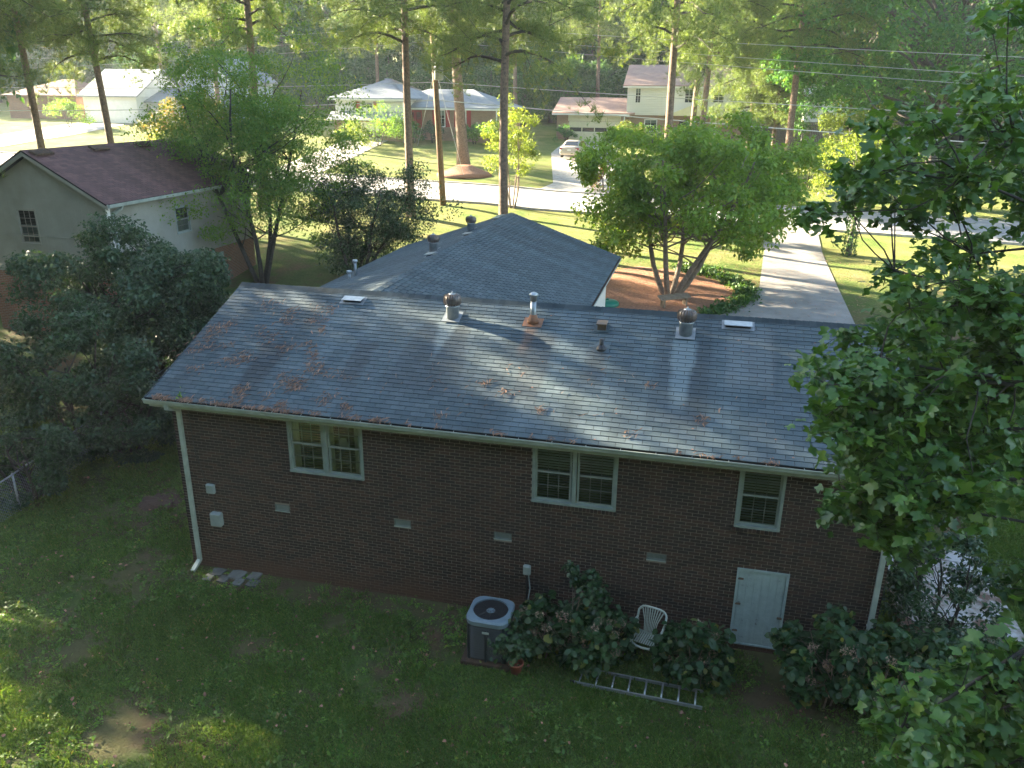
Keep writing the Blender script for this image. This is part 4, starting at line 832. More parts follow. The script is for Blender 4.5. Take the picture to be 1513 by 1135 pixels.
# ------------------------------------------------------------------ houses across the street (on planes that face the street)
def WX(px, py, Y): p = on(px, py, 1, Y); return p[0], p[2]
def gable_x(root, x0, x1, y0, y1, ze, zr, mat, ov=.4, name='roof', hip=False):
    """roof whose ridge runs along x"""
    mb = MB(); ym = (y0+y1)/2; hp = (y1-y0)/2*.9 if hip else 0; t_ = .12
    A = [(x0-ov, y0-ov, ze), (x1+ov, y0-ov, ze), (x1+ov-hp, ym, zr), (x0-ov+hp, ym, zr)]; B = [(x0-ov, y1+ov, ze), (x1+ov, y1+ov, ze), (x1+ov-hp, ym, zr), (x0-ov+hp, ym, zr)]
    for q in (A, B): mb.prism(q, (0, 0, t_))
    if hip:
        mb.prism([A[0], A[3], B[0]], (0, 0, t_)); mb.prism([A[1], B[1], A[2]], (0, 0, t_))
    r = mb.build(name, mat, root)
    # shingle courses across the street side
    c_ = MB(); n_ = 16
    for k in range(n_):
        f0, f1 = k/n_, (k+1)/n_; xa0 = x0-ov+hp*f0; xb0 = x1+ov-hp*f0; ya = y0-ov+(ym-y0+ov)*f0; yb = y0-ov+(ym-y0+ov)*f1; za = ze+(zr-ze)*f0+t_+.03; zb = ze+(zr-ze)*f1+t_+.005
        c_.add([(xa0, ya, za), (xb0, ya, za), (x1+ov-hp*f1, yb, zb), (x0-ov+hp*f1, yb, zb), (xa0, ya, za-.03), (xb0, ya, za-.03)], [(0, 1, 2, 3), (0, 4, 5, 1)])
    c_.build('shingle_courses', mat, r, kind='stuff')
    if not hip:
        for x in (x0+.1, x1-.1): mb = MB(); mb.prism([(x-.05, y0, ze+.02), (x-.05, y1, ze+.02), (x-.05, ym, zr-.05)], (.1, 0, 0)); mb.build('gable', 'white', root)
    return r
def box_wall(root, x0, x1, y0, y1, z0, z1, mat, name='wall', holes=()):
    mb = MB(lambda u, w, z: (u, y0-w, z)); wall_holes(mb, x0, x1, z0, z1, list(holes), -.25, 0); mb.fn = None
    mb.box(x0, x0+.25, y0+.252, y1, z0, z1); mb.box(x1-.25, x1, y0+.252, y1, z0, z1); mb.box(x0+.252, x1-.252, y1-.25, y1, z0, z1); return mb.build(name, mat, root)
def fwin(root, r, Y, frame='white', shutters=None, cols=3, rows=2):
    fn = lambda u, w, z: (u, Y-w, z); w_ = window(root, fn, r[0], r[1], r[2], r[3], 1, cols, rows, frame, ('blind', 'inside'), detail=False)
    mu = MB(fn); [mu.box(r[0]+(r[1]-r[0])*k/2-.02, r[0]+(r[1]-r[0])*k/2+.02, -.03, 0, r[2]+.05, r[3]-.05) for k in (1,)]; mu.build('muntin', frame, w_)
    if shutters:
        for s_ in (-1, 1):
            a = r[0]-.47 if s_ < 0 else r[1]+.07; sh = MB(fn).box(a, a+.4, 0, .05, r[2], r[3]).build('shutter', shutters, root)
            mb = MB(fn); [mb.box(a+.05, a+.35, .05, .065, r[2]+.06+k*.14, r[2]+.13+k*.14) for k in range(int((r[3]-r[2])/.14)-1)]; mb.build('louvre', shutters, sh, kind='stuff')
    return w_
def garage_door(root, r, Y, mat, lites=4, row=2, rows=4, label=None):
    x0, x1, z0, z1 = r; fn = lambda u, w, z: (u, Y-w, z); d_ = MB(fn).box(x0-.12, x1+.12, -.1, -.06, z0, z1+.1).build('garage_door', 'white', root)
    if label: d_['label'] = label
    hh = (z1-z0)/rows
    for k in range(rows):
        if k == row:
            mb = MB(fn); w_ = (x1-x0)/lites; [mb.box(x0+i*w_, x0+i*w_+.09, -.06, .0, z0+k*hh+.01, z0+(k+1)*hh-.01) for i in range(lites+1)]; mb.box(x0+.09, x1, -.06, .0, z0+k*hh+.005, z0+k*hh+.07); mb.box(x0+.09, x1, -.06, .0, z0+(k+1)*hh-.07, z0+(k+1)*hh-.005); mb.build('light_panel', mat, d_)
            for i in range(lites): MB(fn).box(x0+i*w_+.09, x0+(i+1)*w_, -.05, -.03, z0+k*hh+.07, z0+(k+1)*hh-.07).build('pane', 'glass_far', d_)
        else: MB(fn).box(x0, x1, -.06, .0, z0+k*hh+.008, z0+(k+1)*hh-.008).build('door_panel', mat, d_)
    return d_
def R4(a, b_, Y): (x0, z1), (x1, z0) = WX(*a, Y), WX(*b_, Y); return (x0, x1, z0, z1)
# right: two storeys, garage wing with a pinkish roof
Y = 67.0; rh = thing('garage_house', (3, Y, 5.5), 'two-storey white sided house with a pinkish roofed double garage wing across the street', 'house')
gr = R4((841, 179), (914, 213), Y); wr = R4((823, 168), (928, 214), Y); zb = 4.8
box_wall(rh, wr[0], wr[1], Y, Y+8, zb, wr[3], 'fbrick2', 'garage_wall', [gr]); garage_door(rh, gr, Y, 'cream', 4, 2, 4, 'cream double garage door with a row of four dark panes')
MB(lambda u, w, z: (u, Y-w, z)).box(gr[0]-.1, gr[1]+.1, 0, .04, gr[3]+.02, wr[3]-.05).build('header_board', 'cream', rh)
zr_ = on(870, 146, 1, Y+4)[2]; gable_x(rh, wr[0], wr[1]+.1, Y, Y+8, wr[3], zr_, 'froof_pink')
mr = R4((928, 128), (1112, 214), Y); zl = WX(928, 170, Y)[1]
lo_holes = [R4((952, 176), (970, 195), Y), R4((1004, 177), (1019, 200), Y)]
up_holes = [R4((939, 129.5), (947, 153), Y), R4((1012, 131), (1024, 153), Y), R4((1054, 133), (1070, 153), Y)]
box_wall(rh, mr[0]+.02, mr[1], Y+.05, Y+8.3, zb, zl, 'fbrick2', 'lower_wall', lo_holes); box_wall(rh, mr[0], mr[1]+.1, Y-.15, Y+8.4, zl+.004, mr[3], 'siding_white', 'upper_wall', up_holes)
gable_x(rh, mr[0], mr[1], Y, Y+8.3, mr[3], on(1000, 98, 1, Y+4.1)[2], 'froof_pink')
fwin(rh, lo_holes[0], Y+.05, 'white'); 
dd = MB(lambda u, w, z: (u, Y+.05-w, z)).box(lo_holes[1][0], lo_holes[1][1], -.1, -.04, lo_holes[1][2], lo_holes[1][3]).build('front_door', 'darkpaint', rh); MB(lambda u, w, z: (u, Y+.05-w, z)).box(lo_holes[1][0]+.1, lo_holes[1][0]+.16, -.04, .0, lo_holes[1][2]+.9, lo_holes[1][2]+1.1).build('handle', 'metal', dd)
for r in up_holes: fwin(rh, r, Y-.15, 'white')
px0, px1 = WX(985, 165, Y-2)[0], WX(1062, 165, Y-2)[0]; pz = WX(1000, 171, Y-2)[1]
mb = MB(); mb.prism([(px0, Y-2, pz), (px1, Y-2, pz), ((px0+px1)/2, Y-2, pz+.95)], (0, 1.85, 0)); pp = mb.build('porch_gable', 'cream', rh)
for x in (px0+.2, px1-.2): MB().box(x-.08, x+.08, Y-1.9, Y-1.74, zb, pz).build('porch_post', 'white', rh)
MB().box(px0, px1, Y-2, Y+.02, 5.5, 5.72).build('porch_step', 'concrete', rh)
# middle: brick house with red door and red shutters
Y = 62.0; ch = thing('red_shutter_house', (-16, Y, 5), 'tan brick house with a red double door, red shutters and a grey roof', 'house')
ow = R4((602, 160), (736, 214), Y); d_ = R4((603, 163), (624, 193), Y); w1 = R4((646, 162), (658, 188), Y); w2 = R4((678, 163), (689, 188), Y)
box_wall(ch, ow[0], ow[1], Y, Y+9, 4.4, ow[3], 'fbrick2', 'wall', [d_, w1, w2]); gable_x(ch, ow[0]-3, ow[1], Y, Y+9, ow[3], on(660, 134, 1, Y+4.5)[2], 'froof_grey', hip=True)
fwin(ch, w1, Y, 'white', 'redpaint'); fwin(ch, w2, Y, 'white', 'redpaint')
fn = lambda u, w, z: (u, Y-w, z); xm = (d_[0]+d_[1])/2
for a, b_ in ((d_[0], xm-.01), (xm+.01, d_[1])):
    dr = MB(fn).box(a, b_, -.1, -.03, d_[2], d_[3]).build('front_door', 'redpaint', ch); p_ = MB(fn); p_.box(a+.14, b_-.14, -.03, -.02, (d_[2]+d_[3])/2+.1, d_[3]-.15); p_.build('pane', 'glass_far', dr); mb = MB(fn)
    for k in (1, 2): xx = a+.14+(b_-a-.28)*k/3; mb.box(xx-.015, xx+.015, -.02, -.005, (d_[2]+d_[3])/2+.1, d_[3]-.15)
    mb.box(a+.14, b_-.14, -.02, -.006, d_[3]-.7, d_[3]-.66); mb.build('muntin', 'redpaint', dr)
lw = R4((492, 146), (600, 214), Y-2); zp = WX(560, 170, Y-2)[1]; gr = R4((521, 180), (561, 196), Y-2); gr = (gr[0], gr[1], 4.55, gr[3]); upw = [R4((531, 150), (550, 161), Y-2)]
fw2 = [R4((504, 150), (512, 161), Y-2)]
box_wall(ch, lw[0], lw[1]-.02, Y-2, Y+8, 4.2, zp, 'fbrick2', 'garage_wall', [gr]); box_wall(ch, lw[0]+.1, lw[1]-.1, Y-1.8, Y+7.8, zp+.01, lw[3], "siding_white", "upper_wall", upw)
gable_x(ch, lw[0], lw[1], Y-1.8, Y+7.8, lw[3], on(560, 118, 1, Y+3)[2], 'froof_grey', hip=True); fwin(ch, upw[0], Y-1.8, 'white', 'redpaint')
garage_door(ch, gr, Y-2, 'white', 4, 2, 4, 'white garage door with dark panes')
mb = MB(); mb.prism([(lw[0]-.3, Y-3.2, zp-.45), (lw[0]-.3, Y-1.9, zp+.25), (lw[0]-.3, Y-1.9, zp+.05), (lw[0]-.3, Y-3.2, zp-.5)], (lw[1]-lw[0]+.4, 0, 0)); mb.build('pent_roof', 'froof_grey', ch)
for root_, a_, b_, Y_, z_ in ((ch, ow[0]-.2, ow[1]+.4, Y-.52, ow[3]-.1), (ch, lw[0]-.4, lw[1]+.4, Y-2.35, lw[3]-.1), (rh, wr[0]-.4, wr[1], 66.45, wr[3]-.1), (rh, mr[0]-.4, mr[1]+.4, 66.4, mr[3]-.1)):
    gu = MB().box(a_, b_, Y_, Y_+.12, z_, z_+.13).build('gutter', 'white', root_); MB().box(b_-.5, b_-.4, Y_+.05, Y_+.15, 5.2, z_).build('downspout', 'white', gu)
# left: pale house with a big white garage door
Y = 62.0; lh = thing('white_garage_house', (-45, Y, 6), 'pale house with a wide white garage door and grey roof behind the first pine', 'house')
ow = R4((122, 143), (207, 187), Y); gr = R4((129, 148), (197, 185), Y)
box_wall(lh, ow[0], ow[1], Y, Y+9, 4.5, ow[3], 'siding_white', 'wall', [gr]); garage_door(lh, gr, Y, 'white', 4, 9, 4, 'white garage door'); gable_x(lh, ow[0], ow[1], Y, Y+9, ow[3], on(170, 104, 1, Y+4.5)[2], 'froof_grey')
ow2 = R4((208, 152), (262, 187), Y+1.5); pw = R4((214, 156), (226, 172), Y+1.5); box_wall(lh, ow2[0], ow2[1], Y+1.5, Y+9, 4.5, ow2[3], 'siding_blue', 'porch_wall', [pw]); fwin(lh, pw, Y+1.5); gable_x(lh, ow2[0]+.5, ow2[1], Y+1.5, Y+9, ow2[3], on(240, 130, 1, Y+5)[2], 'froof_grey')
mb = MB()
for k in range(14): x = ow2[0]+(ow2[1]-ow2[0])*k/13; mb.box(x-.03, x+.03, Y-.3, Y-.24, 5.3, 6.3)
mb.box(ow2[0], ow2[1], Y-.31, Y-.23, 6.3, 6.38); mb.build('porch_rail', 'white', lh, kind='stuff')
# pale blue gabled house
Y = 66.0; bh = thing('blue_gable_house', (-38, Y, 6), 'pale blue sided two-storey house with a steep white-trimmed gable behind the slender tree', 'house')
b0 = R4((272, 118), (345, 190), Y); w1 = R4((291, 130), (302, 142), Y); box_wall(bh, b0[0], b0[1], Y, Y+9, 4.8, b0[3], 'siding_blue', 'wall', [w1]); fwin(bh, w1, Y)
xm = (b0[0]+b0[1])/2; pk = WX(308, 84, Y)[1]
MB().prism([(b0[0], Y+.001, b0[3]+.003), (b0[1], Y+.001, b0[3]+.003), (xm, Y+.001, pk)], (0, .3, 0)).build('gable', 'siding_blue', bh)
for s_ in (-1, 1):
    e = b0[0]-.5 if s_ < 0 else b0[1]+.5; ez = b0[3]-.25
    MB().prism([(e, Y-.45, ez), (xm+.002*s_, Y-.45, pk+.05), (xm+.002*s_, Y+9.3, pk+.05), (e, Y+9.3, ez)], (0, 0, .15)).build('roof', 'froof_grey', bh); MB().prism([(e, Y-.48, ez-.12), (xm+.002*s_, Y-.48, pk-.08), (xm+.002*s_, Y-.48, pk+.22), (e, Y-.48, ez+.16)], (0, .025, 0)).build('rake_board', 'white', bh)
# far left brown roofed brick house
Y = 64.0; fh = thing('brown_roof_house', (-55, Y, 6), 'low dark brick house with a brown roof at the left end of the street', 'house')
b0 = R4((10, 142), (118, 182), Y); w1 = R4((95, 152), (108, 163), Y); box_wall(fh, b0[0], b0[1], Y, Y+9, 4.5, b0[3], 'fbrick', 'wall', [w1]); fwin(fh, w1, Y); gable_x(fh, b0[0], b0[1], Y, Y+9, b0[3], on(60, 119, 1, Y+4.5)[2], 'froof_brown', hip=True)
# shed and board fence right of the street trees
Y = 72.0; sh = thing('garden_shed', (22, Y, 6), 'small white roofed shed showing its corner above the board fence', 'shed')
b0 = R4((1192, 143), (1250, 200), Y+4); box_wall(sh, b0[0], b0[1], Y+4, Y+9, 5, b0[3], 'white', 'wall'); gable_x(sh, b0[0], b0[1], Y+4, Y+9, b0[3], on(1215, 122, 1, Y+6.5)[2], 'white')
f0, f1 = WX(1120, 190, Y), WX(1330, 190, Y); ft = WX(1195, 180, Y)[1]; fz_ = float(h(20, Y))
fe = thing('board_fence', (f0[0], Y, fz_), 'grey weathered board fence between the far pine and the shed', 'fence'); n_ = int((f1[0]-f0[0])/.16)
pk_ = MB().box(0, .148, 0, .025, 0, 1).mesh('board', 'wood')
for k in range(n_): linst('board', pk_, (f0[0]+k*.16, Y+rng.uniform(0, .01), fz_-.3), fe, scale=(1, 1, ft-fz_+.3+rng.uniform(-.03, .03)))
for k in range(0, n_, 15): linst('post', pk_, (f0[0]+k*.16, Y+.04, fz_-.3), fe, scale=(.7, 4, ft-fz_+.2))

# ------------------------------------------------------------------ car in the far driveway
def car(loc, rot, label):
    c_ = thing('parked_car', (0, 0, 0), label, 'car')
    # y forward (nose at +y), 4.5 m long; cross sections lofted along y
    secs = [(-2.25, .42, .80, .70, .30), (-2.18, .30, .93, .84, .20), (-1.95, .25, .98, .87, .16), (-1.2, .24, 1.0, .88, .15), (0, .24, .98, .89, .15), (1.0, .24, .95, .89, .15), (1.7, .25, .86, .87, .16), (2.1, .3, .74, .80, .2), (2.25, .4, .62, .66, .28)]
    mb = MB(); n_ = 12; V = []
    for (y, zb_, zt_, hw, _) in secs:
        pr = [(-hw*.86, zb_), (-hw, zb_+.12), (-hw*1.0, (zb_+zt_)/2), (-hw*.97, zt_-.1), (-hw*.86, zt_-.02), (-hw*.4, zt_+.015)]; pr = pr+[(-x, z) for x, z in pr[::-1]]
        V += [(x, y, z) for x, z in pr]
    mb.add(V, [(i*n_+k, i*n_+(k+1) % n_, (i+1)*n_+(k+1) % n_, (i+1)*n_+k) for i in range(len(secs)-1) for k in range(n_)]+[tuple(range(n_))[::-1], tuple(range((len(secs)-1)*n_, len(secs)*n_))]); mb.build('body', 'carpaint', c_, True)
    gh = [(-1.72, .96, .72), (-1.05, 1.37, .58), (-.4, 1.43, .60), (.25, 1.40, .60), (1.05, .94, .76)]
    mb = MB(); V = []
    for y, z, w_ in gh: V += [(-w_-.10, y, .9), (-w_, y, z-.03), (-w_+.1, y, z), (w_-.1, y, z), (w_, y, z-.03), (w_+.10, y, .9)]
    mb.add(V, [(i*6+k, i*6+k+1, (i+1)*6+k+1, (i+1)*6+k) for i in range(4) for k in range(5)]); mb.build('cabin', 'carpaint', c_, True)
    MB().add([(-.62, -1.66, 1.005), (.62, -1.66, 1.005), (.5, -1.12, 1.345), (-.5, -1.12, 1.345)], [(0, 1, 2, 3)]).build('rear_window', 'glass_far', c_); MB().add([(-.62, 1.0, 1.0), (.62, 1.0, 1.0), (.5, .33, 1.38), (-.5, .33, 1.38)], [(0, 3, 2, 1)]).build('windscreen', 'glass_far', c_)
    for s_ in (-1, 1):
        MB().add([(s_*.80, -1.35, 1.0), (s_*.80, .8, 1.0), (s_*.655, .2, 1.35), (s_*.645, -1.0, 1.34)], [(0, 1, 2, 3)]).build('side_window', 'glass_far', c_)
        MB().box(s_*.66-.15, s_*.66+.15, -2.235, -2.17, .70, .86).build('tail_light', 'tail', c_); MB().bbox(s_*.95-.08, s_*.95+.08, .55, .7, .92, 1.06).build('mirror', 'carpaint', c_)
        for y in (-1.35, 1.35):
            w_ = MB(); w_.tube([(s_*.74, y, .31), (s_*.90, y, .31)], .31, 18); w_ = w_.build('wheel', 'tyre', c_, True); MB().tube([(s_*.895, y, .31), (s_*.91, y, .31)], .19, 12).build('rim', 'metal', w_)
    MB().bbox(-.8, .8, -2.31, -2.1, .42, .58).build('bumper', 'carpaint', c_); MB().box(-.16, .16, -2.262, -2.24, .62, .74).build('number_plate', 'white', c_)
    c_.location = tuple(loc); c_.rotation_euler = (0, 0, rot); return c_
cp = on(847, 224, 1, 56.5); car((cp[0], 57.5, float(h(cp[0], 57.5))+.04), rad(-4), 'beige sedan seen from behind, parked on the pale driveway of the double garage')
# ------------------------------------------------------------------ utility pole and overhead wires
Yp = 34.3; pb = on(655, 302, 1, Yp); pt = on(638, 44, 1, Yp)
pole = thing('utility_pole', (pb[0], Yp, float(h(pb[0], Yp))), 'leaning brown wooden utility pole carrying a grey transformer between the pines', 'utility pole')
pzb = float(h(pb[0], Yp))-.2; pa = np.array([pb[0], Yp, pzb]); pe = np.array([pt[0], Yp, pt[2]+.3])
MB().tube([pa, (pa+pe)/2, pe], [.20, .18, .14], 12).build('post', 'creosote', pole, True)
tc = on(648, 105, 1, Yp-.38); tr = MB().lathe((tc[0], tc[1], tc[2]-.5), [(.2, 0), (.27, .04), (.27, .9), (.25, .96), (.1, 1.02)], 18).build('transformer', 'metal', pole, True, label='grey transformer can')
for k in (-.1, .1): MB().lathe((tc[0]+k, tc[1], tc[2]+.5), [(.04, 0), (.05, .05), (.03, .1), (.045, .14), (.02, .2)], 8).build('bushing', 'debris', tr)
ins = on(641, 60, 1, Yp-.15); MB().lathe((ins[0], Yp, pt[2]+.3), [(.04, 0), (.07, .05), (.04, .1), (.06, .15), (.02, .2)], 10).build('insulator', 'grey_box', pole)
MB().box(ins[0]-.05, ins[0]+.05, Yp-.3, Yp-.1, ins[2]-.4, ins[2]+.2).build('bracket', 'metal', pole)
def wire(p0, p1, sag, r_, label, nm='overhead_wire'):
    p0, p1 = np.array(p0, float), np.array(p1, float); n_ = 24; pts = [p0+(p1-p0)*k/n_-np.array([0, 0, sag*4*(k/n_)*(1-k/n_)]) for k in range(n_+1)]
    o = MB().tube(pts, r_, 5).build(nm, 'wire'); finish(o, None, label, 'wire', 'overhead wires along the street')
RXT = 46.0; LXT = -60.0
def zat(px, py, Yq): return on(px, py, 1, Yq)[2]
for i, (ql, qr, r_, lab) in enumerate((((12, 60), (1450, 74), .012, 'topmost thin overhead wire leaving the pole top'), ((12, 76), (1400, 98), .012, 'second overhead wire from the pole top'), ((60, 88), (1400, 114), .012, 'third overhead wire just under the upper pair'), ((60, 118), (1400, 160), .018, 'thicker cable at the height of the transformer'), ((60, 152), (1290, 193), .028, 'pale thick phone cable, lowest of the wires at the right'))):
    Yq = Yp+.1*i-.2; xp = pa[0]+(pe[0]-pa[0])*.8; zr = zat(qr[0], qr[1], Yq); xr = on(qr[0], qr[1], 1, Yq)[0]; zl_ = zat(ql[0], ql[1], Yq); xl = on(ql[0], ql[1], 1, Yq)[0]
    zp = [pe[2]-.05, pe[2]-.5, pe[2]-.9, tc[2]-.6, tc[2]-1.6][i]
    e1 = np.array([RXT, Yq, zp+(zr-zp)*(RXT-xp)/(xr-xp)]); e0 = np.array([LXT, Yq, zp+(zl_-zp)*(LXT-xp)/(xl-xp)])
    wire((xp, Yq, zp), e1, .25, r_, lab+', right part'); wire((xp, Yq, zp), e0, .5, r_, lab.replace('at the right', 'at the left')+', left part')
for px, py in ((617, 215), (686, 262), (700, 150)):
    q = gnd(px, py) if py > 200 else on(px, py, 1, 58); wire((pa[0]*.3+pe[0]*.7, Yp, pe[2]-2.3), q, .05, .012, {617: 'slack guy wire slanting down to the lawn left of the pole', 686: 'guy wire slanting down to the mound of the big pine', 700: 'service cable running to the house with the red door'}[px])

# ------------------------------------------------------------------ air conditioner
AX, AY = 6.25, -1.28; az = float(h(AX, AY))
ac = thing('air_conditioner', (AX, AY, az), 'grey outdoor air conditioner with a round fan opening beside the hydrangeas', 'air conditioner')
MB().bbox(AX-.47, AX+.47, AY-.47, AY+.47, az, az+.09, .01).build('pad', 'debris', ac)
def rsq(hw, r_, z, n_=6): return [(AX+sx_*(hw-r_)+r_*math.cos(a), AY+sy_*(hw-r_)+r_*math.sin(a), z) for sx_, sy_, a0 in ((1, 1, 0), (-1, 1, 90), (-1, -1, 180), (1, -1, 270)) for a in [rad(a0+90*k/n_) for k in range(n_+1)]]
def ring_stack(mb, rings):
    n_ = len(rings[0]); V = [p for r in rings for p in r]; mb.add(V, [(i*n_+k, i*n_+(k+1) % n_, (i+1)*n_+(k+1) % n_, (i+1)*n_+k) for i in range(len(rings)-1) for k in range(n_)]); return mb
M['ac_body'] = simple('slate grey cabinet', (.022, .032, .038), (.016, .022, .027), 5, .5); M['ac_top'] = simple('pale grey cabinet top', (.17, .23, .27), (.13, .18, .215), 6, .45)
bd = MB(); ring_stack(bd, [rsq(.36, .16, az+.09), rsq(.36, .16, az+.86)]); bd.build('cabinet', 'black', ac)
lv = MB()
for k in range(13): z = az+.14+k*.054; ring_stack(lv, [rsq(.395, .18, z), rsq(.372, .17, z+.03), rsq(.372, .17, z+.034)])
lv.build('louvre', 'ac_body', ac, kind='stuff')
mb = MB()
for sx_ in (-1, 1):
    for sy_ in (-1, 1): mb.tube([(AX+sx_*.33, AY+sy_*.33, az+.09), (AX+sx_*.33, AY+sy_*.33, az+.86)], .04, 10)
mb.box(AX-.02, AX+.02, AY-.408, AY-.37, az+.09, az+.80); mb.build('corner_posts', 'ac_body', ac)
nr = 28; outer = rsq(.40, .19, az+.86); outer2 = rsq(.41, .2, az+.95); 
hole = [(AX+.33*math.cos(2*math.pi*k/nr+rad(6)), AY+.33*math.sin(2*math.pi*k/nr+rad(6)), az+.985) for k in range(nr)]; hole2 = [(x, y, z-.05) for x, y, z in hole]
top_ = MB(); ring_stack(top_, [outer, outer2, rsq(.385, .19, az+.975), hole, hole2]); top_.build('top_cover', 'ac_top', ac, label='pale rounded top cover with a round fan hole')
MB().lathe((AX, AY, az+.62), [(.33, .12), (.332, .33)], 28).build('fan_well', 'black', ac)
hub = MB().lathe((AX, AY, az+.85), [(.055, 0), (.085, .01), (.085, .10), (.06, .12)], 16).build('motor', 'ac_top', ac, True)
bl = MB(); V = []
for i in range(5):
    r_ = .07+.21*i/4; w_ = .16+.12*i/4
    V += [(r_*math.cos(-w_*1.6), r_*math.sin(-w_*1.6), -.015), (r_*math.cos(w_*1.6), r_*math.sin(w_*1.6), .05)]
bl.add(V, [(2*i, 2*i+1, 2*i+3, 2*i+2) for i in range(4)]); blm = bl.mesh('fan_blade', 'alu')
for k in range(3): linst('fan_blade', blm, (AX, AY, az+.87), ac, (0, 0, rad(25+120*k)))
gw = MB(); [gw.tube([(AX+r_*math.cos(2*math.pi*k/32), AY+r_*math.sin(2*math.pi*k/32), az+.975+.01*(1-r_/.3)) for k in range(33)], .0022, 3, False) for r_ in np.linspace(.06, .29, 9)]
[gw.tube([(AX+.05*math.cos(a), AY+.05*math.sin(a), az+.985), (AX+.31*math.cos(a), AY+.31*math.sin(a), az+.98)], .004, 3) for a in [rad(10+45*k) for k in range(8)]]; gw.build('fan_grille', 'black', ac)
MB().box(AX-.06, AX+.07, AY-.419, AY-.409, az+.72, az+.765).build('badge', 'paint', ac)
mb = MB(); mb.tube([(AX-.41, AY+.2, az+.7), (AX-.47, AY+.2, az+.72), (AX-.5, AY+.2, az+.4), (AX-.55, AY+.3, az+.0)], .014, 6); mb.build('drain_hose', 'paint', ac)
# potted plant
g = np.random.default_rng(21); PX, PY = 6.84, -1.70; pz_ = float(h(PX, PY)); pp = thing('potted_plant', (PX, PY, pz_), 'leafy green plant in a small red pot at the corner of the air conditioner', 'potted plant')
MB().lathe((PX, PY, pz_), [(.09, 0), (.13, .2), (.145, .2), (.145, .24), (.12, .24), (.11, .21)], 16).build('pot', 'terracotta', pp, True); mb = MB()
P = []
for k in range(16):
    a = g.uniform(0, 6.28); r_ = g.uniform(.08, .36); t_ = np.array([PX+r_*math.cos(a), PY+r_*math.sin(a)*.8, pz_+g.uniform(.4, .95)]); mb.tube([(PX, PY, pz_+.2), (PX+(t_[0]-PX)*.4, PY+(t_[1]-PY)*.4, pz_+.4), t_], [.008, .006, .003], 4)
    P.append(t_+g.normal(0, (.09, .09, .10), (34, 3)))
P = np.concatenate(P); mb.build('stem', 'ivy', pp); V, Fi = leafmesh('x', BROAD, '', P-ORG[pp.name], .075, g); finish(bpy.data.objects.new('leaves', npmesh('leaves', V, [Fi], ['lf_dark'])), pp)
# ------------------------------------------------------------------ resin chair
ct = thing('garden_chair', (0, 0, 0), 'white plastic slatted garden chair against the brick wall between hydrangeas', 'chair')
def shell_pt(u, v):   # back surface: u -1..1 across, v 0..1 up
    return (.24*u*(1-.0*v)*(1+.06*v), .20+.16*v-.06*(1-u*u), .40+.50*v)
mb = MB()
for k in range(9):      # seat slats run front to back
    x = -.17+k*.0425; mb.obox((x, .0, .40), (.0135, 0, 0), (0, .19, -.01), (0, 0, .006)); mb.build('seat_slat', 'plastic', ct); mb = MB()
sf = MB(); sf.tube([(-.22, -.22, .40), (-.12, -.265, .385), (0, -.275, .38), (.12, -.265, .385), (.22, -.22, .40)], .022, 8); sf.tube([(-.22, -.22, .41), (-.23, 0, .40), (-.2, .2, .40)], .018, 8); sf.tube([(.22, -.22, .41), (.23, 0, .40), (.2, .2, .40)], .018, 8); sf.tube([(-.2, .2, .40), (0, .16, .40), (.2, .2, .40)], .018, 8); sf.build('seat_frame', 'plastic', ct, True)
for k in range(9):
    u = -1+k*.25; p0 = shell_pt(u*.42, 0.02); p1 = shell_pt(u*.50, .45); p2 = shell_pt(u*.80, .97-.12*u*u); mb = MB(); mb.tube([p0, p1, p2], [.009, .010, .013], 5); mb.build('back_slat', 'plastic', ct)
bf = MB(); pts = [(-.23, .19, .40), (-.275, .24, .62), (-.27, .30, .78)]+[shell_pt(-1+.2*k, .80+.20*math.sqrt(max(0, 1-(-1+.2*k)**2))) for k in range(11)]+[(.27, .30, .78), (.275, .24, .62), (.23, .19, .40)]
bf.tube(pts, .022, 8); bf.build('back_frame', 'plastic', ct, True)
for s_ in (-1, 1):
    a = MB(); a.tube([(s_*.27, .26, .66), (s_*.29, .05, .645), (s_*.29, -.18, .63), (s_*.27, -.25, .56)], [.02, .026, .026, .018], 8); a.build('armrest', 'plastic', ct, True)
    for y0, y1, zt_ in ((-.23, -.27, .60), (.20, .28, .42)): l_ = MB(); l_.tube([(s_*.25, y0, zt_), (s_*.235, (y0+y1)/2, .38), (s_*.27, y1, 0)], [.02, .026, .018], 8); l_.build('leg', 'plastic', ct, True)
cg = on(955, 958, 2, .05); ct.location = (9.12, -.62, float(h(9.12, -.62))+.0); ct.rotation_euler = (0, 0, rad(-14)); ct.scale = (1.0, 1.0, 1.0)
# ------------------------------------------------------------------ ladder
ld = thing('ladder', (0, 0, 0), 'short aluminium ladder lying on the grass below the chair', 'ladder'); LL = 2.32; LW = .21
for s_ in (-1, 1): r_ = MB(); r_.box(0, LL, s_*LW-.012, s_*LW+.012, .02, .025+.055); r_.box(0, LL, s_*LW-.012-(.016 if s_ > 0 else -.024), s_*LW-.012+(.024 if s_ < 0 else 0)+.0, .083, .087); r_.build('side_rail', 'alu', ld)
for k in range(8): r_ = MB(); r_.tube([(.14+k*.293, -LW+.012, .055), (.14+k*.293, LW-.012, .055)], .017, 8); r_.build('rung', 'alu', ld, True)
for s_ in (-1, 1): MB().box(-.03, .05, s_*LW-.018, s_*LW+.018, .01, .085).build('foot', 'black', ld)
la = on(848, 994, 2, .1); lb = on(1020, 1028, 2, .1); ang = math.atan2(lb[1]-la[1], lb[0]-la[0]); ld.location = (la[0], la[1], float(h(la[0], la[1]))+.0); ld.rotation_euler = (0, 0, ang)
